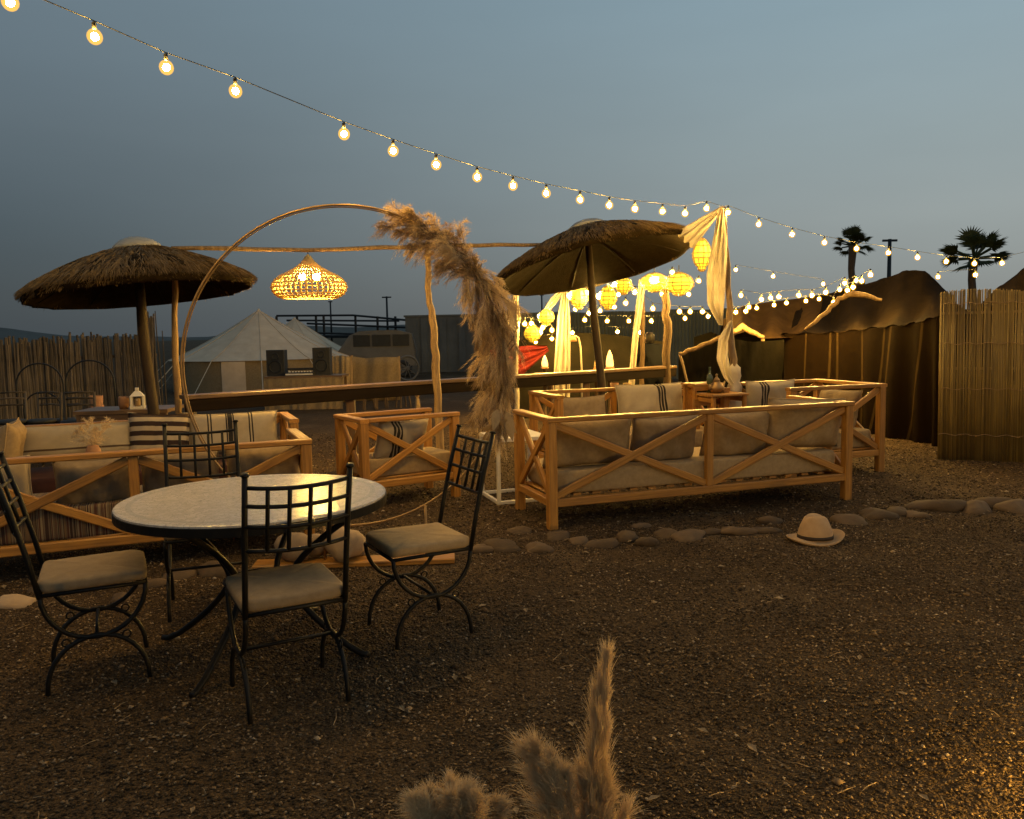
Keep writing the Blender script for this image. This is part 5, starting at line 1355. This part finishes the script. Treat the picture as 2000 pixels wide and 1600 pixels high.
# potted dark plant in front of the small tent
pl = Vector((at(1512, 750, 12.2).x, 12.2, 0)); pt = thing('potted_plant', 'dark leafy potted plant before the small lit tent', 'plant', pl)
m = MB(); m.lathe([(.001, 0), (.13, 0), (.18, .32), (.19, .34), (.15, .34), (.14, .31)], 16); m.build('pot', M_clay, pt, True)
for i in range(38):
    an = random.uniform(0, 6.28); el = random.uniform(.1, 1.4); L_ = random.uniform(.35, .62); d = Vector((math.cos(an) * math.cos(el), math.sin(an) * math.cos(el), math.sin(el))); s_ = d.cross(Vector((0, 0, 1))).normalized()
    P = []
    for k in range(6):
        t = k / 5; c = Vector((0, 0, .33)) + d * L_ * t + Vector((0, 0, -.25 * t * t * math.cos(el))); w_ = .035 * math.sin(PI * (t * .9 + .08)); P.append([c - s_ * w_, c + Vector((0, 0, -.008)), c + s_ * w_])
    m = MB(); m.grid(P); m.build('leaf', M_leaf, pt, True)

# ------------------------------------------------------------------ far scene: canvas tents, platform, wall, vehicle, speakers
def bell(label, px, py_top, py_eave, py_base, half_px, d, seed):
    ap_ = at(px, py_top, d); base = Vector((ap_.x, d, 0)); t = thing('bell_tent', label, 'tent', base, seed * .3)
    k = pxm(d); R = half_px * k; ze = at(px, py_eave, d).z; n = 48; seams = 12; P = []
    for s_ in np.linspace(0.01, 1, 12):
        row = []
        for j in range(n):
            a = 2 * PI * j / n; sc = 1 - 0.035 * (1 - abs(math.cos(a * seams / 2))) * s_
            row.append((R * s_ * sc * math.cos(a), R * s_ * sc * math.sin(a), ze + (ap_.z - ze) * ((1 - s_) ** 1.18)))
        P.append(row)
    m = MB(); m.grid(P, closed=True); m.build('roof', M_canvas, t, True)
    P = [[(R * .96 * math.cos(2 * PI * j / n), R * .96 * math.sin(2 * PI * j / n), z) for j in range(n)] for z in (ze - .01, ze * .5, 0)]
    m = MB(); m.grid(P, closed=True); m.build('wall', M_burlap, t, True)
    for j in range(0, 12, 1):
        a = 2 * PI * j / 12; m = MB(); m.tube([(R * math.cos(a), R * math.sin(a), ze), (R * 1.35 * math.cos(a), R * 1.35 * math.sin(a), 0)], .012, 4); m.build('guy_rope', M_gauze, t)
    for j in range(seams):
        a = 2 * PI * j / seams; m = MB()
        m.tube([(R * s_ * 1.003 * math.cos(a), R * s_ * 1.003 * math.sin(a), ze + (ap_.z - ze) * ((1 - s_) ** 1.18) + .008) for s_ in np.linspace(.03, 1, 9)], .009, 5); m.build('seam', M_canvas, t)
    dn = -PI / 2 - seed * .3; m = MB(); P = [[(R * .97 * math.cos(dn + f), R * .97 * math.sin(dn + f), z) for f in (-.13, -.06, .06, .13)] for z in (ze * .98, ze * .5, .02)]; m.grid(P); m.build('door_flap', M_canvas, t, True)
    m = MB(); m.lathe([(.16, ap_.z - .22), (.06, ap_.z - .02), (.02, ap_.z + .05)], 12); m.build('peak_cap', M_canvas, t, True)
bell('large pale canvas bell tent behind the loudspeakers', 505, 606, 700, 745, 168, 24, 1)
bell('smaller pale canvas tent peeping out behind the bell tent', 575, 622, 690, 720, 110, 31, 2)

pf = Vector((at(545, 640, 36).x, 36, 0)); plat = thing('railed_platform', 'black steel railed platform beyond the canvas tents', 'platform', pf)
def Q(px, py, d): return at(px, py, d) - pf
rails = [((540, 617, 36), (690, 616, 36)), ((690, 616, 36), (800, 626, 34)), ((600, 632, 36), (800, 640, 34)), ((600, 650, 36), (800, 656, 34)), ((560, 626, 38), (780, 627, 38))]
for a, b in rails:
    m = MB(); m.tube([Q(*a), Q(*b)], .05, 6); m.build('handrail', M_steel, plat)
for px, d in ((540, 36), (580, 36), (617, 36), (632, 36), (694, 36), (737, 35), (772, 34.5), (799, 34)):
    p = at(px, 618, d); m = MB(pf); m.tube([Vector((p.x, p.y, 0)), p], .055, 6); m.build('upright', M_steel, plat)
q0 = Q(600, 657, 36); q1 = Q(800, 657, 34)
beam('deck', q0, q1, 2.0, .12, M_steel, plat)

wl = thing('block_wall', 'plain dark rendered wall behind the pampas garland', 'wall', (at(792, 620, 32).x, 32, 0))
ww = at(1012, 617, 32).x - at(792, 620, 32).x
m = MB(); m.box((ww / 2, 0, (at(850, 619, 32).z) / 2), (ww, .3, at(850, 619, 32).z)); m.build('wall_body', M_wall, wl)
m = MB(); m.box((ww / 2, 0, at(850, 619, 32).z + .04), (ww + .1, .36, .07)); m.build('coping', M_wall, wl)
for i in range(1, 6):
    m = MB(); m.box((ww * i / 6, -.19, at(850, 619, 32).z / 2 - .03), (.25, .08, at(850, 619, 32).z - .08)); m.build('pier', M_wall, wl)

# parked pale van under the platform rails
vd = 29.0; vb = Vector((at(735, 690, vd).x, vd, 0)); van = thing('parked_van', 'pale grey parked van seen beyond the burlap screens', 'van', vb, 0.1)
prof2 = [(-1.6, .45), (-1.62, .95), (-1.45, 1.05), (-1.0, 1.62), (-.6, 1.78), (.9, 1.8), (1.5, 1.65), (1.65, 1.1), (1.66, .45)]
prof2 = [(x * .85, z * .92) for x, z in prof2]
P = [[(x, y * (0.9 if z > 1.2 else 1), z) for x, z in prof2] for y in (-.78, -.70, .70, .78)]
m = MB(); m.grid(P); nP = len(prof2); m.f += [tuple(range(nP)), tuple(3 * nP + nP - 1 - i for i in range(nP)), (0, nP, 2 * nP, 3 * nP, 3 * nP + nP - 1, 2 * nP + nP - 1, nP + nP - 1, nP - 1)]
m.build('body', M_vanpaint, van)
for x0, x1 in ((-.72, -.15), (-.08, .55), (.62, 1.18)):
    m = MB(); m.box(((x0 + x1) / 2, -.765, 1.30), (x1 - x0, .03, .40)); m.build('window', M_steel, van)
for x in (-.9, .92):
    for y in (-.74, .74):
        m = MB(); m.ring((x, y, .31), .22, .09, 24, 8, 'Y'); w_ = m.build('wheel', M_black, van, True); mm = MB(); mm.ring((x, y, .31), .09, .06, 16, 6, 'Y'); mm.build('rim', M_vanpaint, w_, True)
for y in (-.55, .55): ball('headlight', (-1.38, y, .75), .09, M_white, van, (.4, 1, .8))

# spoked wheel leaning by the wall
sw = at(795, 690, 26); whl = thing('spoked_wheel', 'pale spoked cart wheel leaning before the dark wall', 'wheel', (sw.x, sw.y, 0), 0.5)
m = MB(); m.ring((0, 0, .42), .38, .035, 32, 6, 'Y'); m.build('rim', M_vanpaint, whl, True)
m = MB(); m.ring((0, 0, .42), .04, .03, 12, 6, 'Y'); m.build('hub', M_vanpaint, whl, True)
for j in range(10):
    a = 2 * PI * j / 10; m = MB(); m.tube([(.05 * math.cos(a), 0, .42 + .05 * math.sin(a)), (.36 * math.cos(a), 0, .42 + .36 * math.sin(a))], .012, 5); m.build('spoke', M_vanpaint, whl)

SD = 17.0; ks_ = pxm(SD)
zd = at(585, 733, SD).z
desk = thing('sound_desk', 'low desk draped in burlap under the loudspeakers', 'desk', (at(600, 735, SD).x, SD, 0))
m = MB(); m.box((0, 0, zd - .02), (150 * ks_, .7, .04)); m.build('desktop', M_rail, desk)
P = [[(-75 * ks_ + 150 * ks_ * i / 40, -.37 + .004 * math.sin(i * 1.3 + 2 * math.sin(i * .37)) * (1 + j), (zd - .045) * (1 - j / 5)) for i in range(41)] for j in range(6)]
m = MB(); m.grid(P); m.build('burlap_skirt', M_burlap, desk, True)
for x in (-70, 70):
    for y in (-.28, .28): beam('leg', (x * ks_, y, 0), (x * ks_, y, zd - .042), .05, .05, M_rail, desk)
for lab, px, py0, py1, w_ in (('black loudspeaker standing before the bell tent door', 541, 683, 733, 34), ('black loudspeaker standing before the smaller canvas tent', 630, 680, 733, 33)):
    p = at(px, py1, SD); hh = (py1 - py0) * ks_; sp_ = thing('loudspeaker', lab, 'loudspeaker', (p.x, SD + .05, zd), random.uniform(-.1, .1))
    beam('cabinet', (0, 0, .001), (0, 0, hh), w_ * ks_, w_ * ks_ * .9, M_black, sp_)
    m = MB(); m.ring((0, -w_ * ks_ * .455, hh * .35), w_ * ks_ * .34, .014, 24, 6, 'Y'); m.build('woofer', M_steel, sp_, True)
    m = MB(); m.ring((0, -w_ * ks_ * .455, hh * .75), w_ * ks_ * .18, .012, 20, 6, 'Y'); m.build('tweeter', M_steel, sp_, True)
p = at(588, 730, SD - .1); mixer = thing('mixing_console', 'white-edged mixing console between the two loudspeakers', 'console', (p.x, SD - .12, zd), 0)
beam('casing', (-27 * ks_, 0, .035), (27 * ks_, 0, .035), .26, .066, M_black, mixer)
m = MB(); m.box((0, -.135, .03), (52 * ks_, .012, .03)); m.build('front_edge', M_white, mixer)
m = MB(); m.box((0, .05, .13), (54 * ks_, .03, .05)); m.build('rack', M_black, mixer)
for x in (-24, 24): beam('rack_post', (x * ks_, .05, .069), (x * ks_, .05, .104), .02, .02, M_white, mixer)
for i in range(8):
    m = MB(); m.lathe([(.018, 0), (.014, .022)], 8, ((-20 + 5.7 * i) * ks_, -.04, .069)); m.build('knob', M_white, mixer)
def screen(label, pxs, py0s, d, base_y=745):
    P = []
    tops = [at(px, py, d) for px, py in zip(pxs, py0s)]; b = Vector((tops[0].x, d, 0))
    for j in range(6):
        row = []
        for i in range(25):
            q = i / 24 * (len(tops) - 1); k = min(int(q), len(tops) - 2); pp = tops[k].lerp(tops[k + 1], q - k)
            row.append(Vector((pp.x, d + .018 * math.sin(i * .9 + j * .4) + .03 * math.sin(i * .31), pp.z * (1 - j / 5))))
        P.append(row)
    s_ = thing('burlap_screen', label, 'screen', b)
    uv_surface('cloth', P, M_burlap, s_, b, thick=.01)
    for pp in (tops[0], tops[-1]):
        m = MB(b); m.tube([Vector((pp.x, d + .07, 0)), Vector((pp.x, d + .07, pp.z + .02))], .03, 6); m.build('post', M_stick, s_)
screen('narrow burlap screen close beside the loudspeaker', [648, 668, 684], [697, 694, 697], 18.2)
screen('wide burlap screen before the parked van', [686, 715, 750, 778], [696, 700, 697, 698], 18.6)

# dark stools, flower vase below the rail
for i, (px, py) in enumerate(((722, 800), (745, 798), (788, 796))):
    q = onz(px, py); st_ = thing('dark_stool', 'dark stool standing beyond the plank rail', 'stool', (q.x, q.y, 0), random.uniform(0, 1), 'dark stools beyond the rail')
    m = MB(); m.lathe([(.001, .43), (.15, .43), (.16, .45), (.15, .48), (.001, .49)], 16); m.build('seat', M_black, st_, True)
    for a in range(4):
        an = PI / 4 + PI / 2 * a; m = MB(); m.tube([(.16 * math.cos(an), .16 * math.sin(an), 0), (.11 * math.cos(an), .11 * math.sin(an), .43)], .018, 6); m.build('leg', M_pole, st_)
q = onz(816, 806); fv = thing('flower_vase', 'pink dried flowers in a pale vase beyond the plank rail', 'flower vase', (q.x, q.y, 0))
m = MB(); m.lathe([(.04, 0), (.06, .04), (.045, .22), (.035, .27)], 14); m.build('vase', M_linen, fv, True)
M_pink = pm('dried_flower', (0.40, 0.16, 0.12), (0.30, 0.10, 0.07), .8, 12, vary=.2)
for i in range(14):
    e = Vector((random.gauss(0, .08), random.gauss(0, .08), .27 + random.uniform(.08, .28))); m = MB(); m.tube([(0, 0, .24), e], .004, 4); s_ = m.build('stem', M_stick, fv); ball('flower', e, .032, M_pink, s_)

# ------------------------------------------------------------------ left clutter
ltp = at(255, 800, 9.3); ltz = at(250, 797, 9.3).z
lt_ = thing('dark_side_table', 'low dark table beside the upright parasol pole carrying a white lantern', 'table', (ltp.x, 9.3, 0), 0.1)
m = MB(); m.box((0, 0, ltz - .02), (1.0, .62, .04)); m.build('tabletop', M_rail, lt_)
m = MB(); m.box((0, -.27, ltz - .13), (.92, .03, .18)); m.build('apron', M_rail, lt_)
for x in (-.45, .45):
    for y in (-.26, .26): beam('leg', (x, y, 0), (x, y, ltz - .041), .06, .06, M_rail, lt_)
wl_ = at(269, 790, 9.2); kl = pxm(9.2); wlan = thing('white_lantern', 'white candle lantern on the low dark table', 'lantern', (wl_.x, 9.2, ltz + .001), 0.35)
s_ = 26 * kl; h_ = 34 * kl
m = MB(); m.box((0, 0, .012), (s_, s_, .024)); m.build('base', M_white, wlan)
for x in (-1, 1):
    for y in (-1, 1): beam('corner_post', (x * s_ * .42, y * s_ * .42, .025), (x * s_ * .42, y * s_ * .42, h_ * .72), .022, .022, M_white, wlan, ch=.002)
for rz in range(4):
    m = MB(); m.box((0, -s_ * .42, .10), (.012, .012, h_ * .72 - .13)); o = m.build('glazing_bar', M_white, wlan); o.rotation_euler = (0, 0, rz * PI / 2)
m = MB(); m.add([(-s_ / 2, -s_ / 2, h_ * .72), (s_ / 2, -s_ / 2, h_ * .72), (s_ / 2, s_ / 2, h_ * .72), (-s_ / 2, s_ / 2, h_ * .72), (-s_ * .18, -s_ * .18, h_), (s_ * .18, -s_ * .18, h_), (s_ * .18, s_ * .18, h_), (-s_ * .18, s_ * .18, h_)], [(3, 2, 1, 0), (4, 5, 6, 7), (0, 1, 5, 4), (1, 2, 6, 5), (2, 3, 7, 6), (3, 0, 4, 7)]); m.build('roof', M_white, wlan)
m = MB(); m.box((0, 0, h_ + .02), (s_ * .25, s_ * .25, .038)); m.build('chimney', M_white, wlan)
m = MB(); m.lathe([(.03, .025), (.03, .11), (.004, .115)], 12); m.build('candle', M_linen, wlan, True)
for lab, px in (('clay pot on the low dark table beside the white lantern', 242), ('tan pot behind the low dark table by the fence', 188)):
    q = at(px, 790, 9.2 if px > 200 else 10.4); mm = MB(); mm.lathe([(.001, 0), (.045, 0), (.06, .05), (.058, .12), (.048, .14), (.042, .12)], 14)
    if px < 200:
        mm = MB(); zq = q.z; mm.lathe([(.001, -zq), (.10, -zq), (.09, -.02), (.075, .0), (.085, .11), (.075, .11), (.07, .02)], 14)
        o = mm.build('tall_planter', M_clay, None, True); o.location = (q.x, q.y, q.z); tag(o, lab.replace('pot', 'planter'), 'planter')
    else:
        o = mm.build('clay_pot', M_clay, None, True); o.location = (q.x, q.y, ltz + .001); tag(o, lab, 'pot')
# metal hoops and stools near the fence
for i, (px, py, r_) in enumerate(((78, 752, 42), (176, 748, 44), (84, 800, 34))):
    d = 11.8 + .3 * i; c = at(px, py, d); k = pxm(d); t = thing('garden_arch', 'dark thin metal garden arch leaning at the grey fence', 'garden arch', (c.x, c.y, 0), .2, 'metal arches by the fence')
    m = MB(); m.tube([(-r_ * k, 0, 0)] + [(r_ * k * math.cos(a), 0, c.z + r_ * k * math.sin(a)) for a in np.linspace(PI, 0, 15)] + [(r_ * k, 0, 0)], .013, 6); m.build('bow', M_steel, t, True)
    m = MB(); m.tube([(-r_ * k, 0, .3), (r_ * k, 0, .3)], .009, 5); m.build('tie_bar', M_steel, t)
for i, (px, d) in enumerate(((15, 9.6), (75, 9.9), (122, 10.2), (150, 9.7))):
    c = Vector((at(px, 800, d).x, d, 0)); zs_ = at(px, 778, d).z; t = thing('fence_chair', 'dark chair with pale legs standing before the grey cane fence', 'chair', c, random.uniform(-.5, .5), 'chairs before the cane fence')
    m = MB(); m.lathe([(.001, zs_ - .30), (.17, zs_ - .30), (.19, zs_ - .28), (.18, zs_ - .26), (.001, zs_ - .25)], 16); m.build('seat', M_black, t, True)
    for x in (-.16, .16):
        m = MB(); m.tube([(x, .16, 0), (x, .17, zs_ - .3), (x, .2, zs_ + .06)], .016, 6); m.build('rear_leg', M_cane, t, True)
        m = MB(); m.tube([(x, -.16, 0), (x, -.16, zs_ - .30)], .016, 6); m.build('front_leg', M_cane, t, True)
    for zz in (zs_ - .10, zs_ - .02, zs_ + .05):
        m = MB(); m.tube([(-.16, .19, zz), (0, .215, zz + .008), (.16, .19, zz)], .012, 6); m.build('back_slat', M_cane, t, True)

# small pampas bunch on the sofa group
pb = local_to_world(sofa1, (half - 0.15, 0.95, 0)); 
pq = at(182, 880, 6.15); pv = thing('pampas_vase', 'small bunch of dried pampas in a clay vase among the cushions', 'vase', (pq.x, 6.15, 0))
zv = pq.z - .12
m = MB(); m.lathe([(.22, 0), (.22, .03), (.05, .05), (.05, zv - .03), (.20, zv - .029), (.20, zv)], 16); m.build('stand', M_wood, pv, True)
m = MB(); m.lathe([(.04, zv + .001), (.07, zv + .05), (.05, zv + .13), (.035, zv + .16)], 14); m.build('vase', M_clay, pv, True)
parts = []
for i in range(9):
    an = random.uniform(0, 6.28); sp_ = random.uniform(.05, .16); p0 = np.array([0, 0, zv + .14]); p1 = np.array([sp_ * math.cos(an), sp_ * math.sin(an), zv + random.uniform(.24, .36)])
    parts.append(plume(p0, p1, .07, 420, .1, .3, 1.0, .0013))
V, Fc = join_arrays(parts); np_mesh('plumes', V, Fc, M_pampas, pv)['kind'] = 'stuff'

# ------------------------------------------------------------------ pampas at our feet
fp = Vector((0.14, 1.95, 0))
vas = thing('pampas_vase', 'tall pampas plume with shorter tufts standing on the open gravel', 'pampas vase', fp)
m = MB(); m.lathe([(.001, 0), (.09, 0), (.13, .08), (.12, .16), (.07, .22), (.08, .24), (.06, .24), (.055, .2)], 20); m.build('vase', M_clay, vas, True)
def atv(px, py, d): return np.array(at(px, py, d) - fp)
parts = []
# tall plume: close-lying strands that fan out below, built from slightly different axes
for dx, top_, w_, n_ in ((0, 1285, .10, 2600), (-4, 1330, .11, 2200), (-10, 1375, .12, 2200), (-16, 1430, .13, 2200), (8, 1420, .10, 1800), (-24, 1480, .13, 2000)):
    parts.append(plume(atv(1168 + dx * .6, 1720, 1.95), atv(1178 + dx, top_, 1.93), w_, n_, random.uniform(-.03, .03), .0, .22, .0007, True, .10, 1.5))
# shorter bowed plumes beside it
for px, top_, base_, w_, n_ in ((1036, 1478, 1125, .12, 2600), (1058, 1470, 1120, .11, 2600), (1082, 1490, 1130, .11, 2400), (1110, 1520, 1140, .10, 2200), (1140, 1515, 1150, .10, 2200), (1168, 1530, 1160, .10, 2200), (1196, 1548, 1165, .10, 2000), (1212, 1575, 1165, .09, 1600)):
    parts.append(plume(atv(base_, 1740, 1.93), atv(px, top_, random.uniform(1.88, 1.96)), w_, n_, random.uniform(-.12, .12), .28, .45, .0007, True, .16, 1.4))
V, Fc = join_arrays(parts); np_mesh('plumes', V, Fc, M_pampas, vas)['kind'] = 'stuff'
m = MB(fp)
for px in (1150, 1165, 1095, 1178): m.tube([fp + Vector((0, 0, .1)), at(px, 1650, 1.94), at(px + (10 if px > 1140 else -30), 1400 if px == 1165 else 1560, 1.94)], [.005, .004, .002], 5)
m.build('stalks', M_stick, vas)
fp2 = Vector((-0.16, 1.9, 0)); v2 = thing('pampas_vase', 'low bushy pampas tuft beside the tall plume on the open gravel', 'pampas vase', fp2)
m = MB(); m.lathe([(.001, 0), (.08, 0), (.11, .06), (.10, .12), (.06, .16), (.065, .18), (.05, .18)], 20); m.build('vase', M_clay, v2, True)
parts = []
for i in range(11):
    px = 812 + 15.5 * i; top_ = 1548 + 34 * abs((px - 885) / 95.0) ** 2 + random.uniform(-8, 10); dd_ = random.uniform(1.86, 1.96)
    q0_ = at(890 + (px - 890) * .5, 1690, dd_) - fp2; q1_ = at(px, top_, dd_) - fp2
    parts.append(plume(np.array(q0_), np.array(q1_), .075, 2600, random.uniform(-.15, .15), .35, .5, .0007, True, .18, 1.4))
V, Fc = join_arrays(parts); np_mesh('plumes', V, Fc, M_pampas, v2)['kind'] = 'stuff'

# ------------------------------------------------------------------ palms, utility poles
def palm(label, px, py_top, py_crown, d, fr, seed, wind):
    r = random.Random(seed); c = at(px, py_crown, d); base = Vector((c.x, d, 0)); t = thing('fan_palm', label, 'palm tree', base)
    m = MB(); pts = [(0, 0, 0), (.1, 0, c.z * .4), (-.05, 0, c.z * .8), (0, 0, c.z)]; m.tube(pts, [.22, .15, .13, .17], 10); m.build('trunk', M_pole, t, True)
    k = pxm(d); R = fr * k; Vs_, Fs_ = [], []
    m = MB()
    for i in range(26):
        an = r.uniform(0, 6.28); el = r.uniform(-.5, 1.35); dirv = Vector((math.cos(an) * math.cos(el) + wind, math.sin(an) * math.cos(el), math.sin(el))).normalized()
        Ls = R * r.uniform(.45, .65); tip = Vector((0, 0, c.z)) + dirv * Ls
        m.tube([(0, 0, c.z), tip], [.04, .025], 4)
        s_ = dirv.cross(Vector((0.1, 0.3, 1))).normalized(); u_ = s_.cross(dirv)
        for j in range(13):
            f = (j / 12 - .5) * 2.3; dj = (dirv * math.cos(f) + s_ * math.sin(f)).normalized(); LL = R * r.uniform(.4, .55); w_ = dirv * 0 + dj.cross(u_) * R * .035
            e = tip + dj * LL + Vector((0, 0, -.12 * LL)); mid = tip + dj * LL * .5
            m.add([tip, mid + w_, e, mid - w_], [(0, 1, 2, 3)])
    m.build('crown', M_leaf, t)
palm('wind-bent fan palm above the forked branch', 1666, 455, 480, 34, 38, 1, -.25)
palm('broad fan palm behind the peak of the striped tent', 1902, 470, 505, 30, 62, 2, .0)
for lab, px, pyt, d, arm in (('utility pole with short crossarm behind the striped tent', 1738, 467, 55, 14), ('distant utility pole beyond the railed platform', 755, 579, 90, 9), ('distant thin mast between the canvas tent and the lamp', 645, 588, 110, 4), ('distant thin mast above the small lanterns', 1058, 575, 110, 4)):
    p = at(px, pyt, d); k = pxm(d); t = thing('utility_pole', lab, 'utility pole', (p.x, d, 0))
    m = MB(); m.tube([(0, 0, 0), (0, 0, p.z)], [.18 if d < 80 else .14, .12 if d < 80 else .10], 8); m.build('pole_shaft', M_steel, t, True)
    m = MB(); m.box((0, 0, p.z - .1), (arm * 2 * k, .12, .14)); m.build('crossarm', M_steel, t)

# ------------------------------------------------------------------ ground lantern just beyond the right-hand edge: throws the pool of light on the gravel
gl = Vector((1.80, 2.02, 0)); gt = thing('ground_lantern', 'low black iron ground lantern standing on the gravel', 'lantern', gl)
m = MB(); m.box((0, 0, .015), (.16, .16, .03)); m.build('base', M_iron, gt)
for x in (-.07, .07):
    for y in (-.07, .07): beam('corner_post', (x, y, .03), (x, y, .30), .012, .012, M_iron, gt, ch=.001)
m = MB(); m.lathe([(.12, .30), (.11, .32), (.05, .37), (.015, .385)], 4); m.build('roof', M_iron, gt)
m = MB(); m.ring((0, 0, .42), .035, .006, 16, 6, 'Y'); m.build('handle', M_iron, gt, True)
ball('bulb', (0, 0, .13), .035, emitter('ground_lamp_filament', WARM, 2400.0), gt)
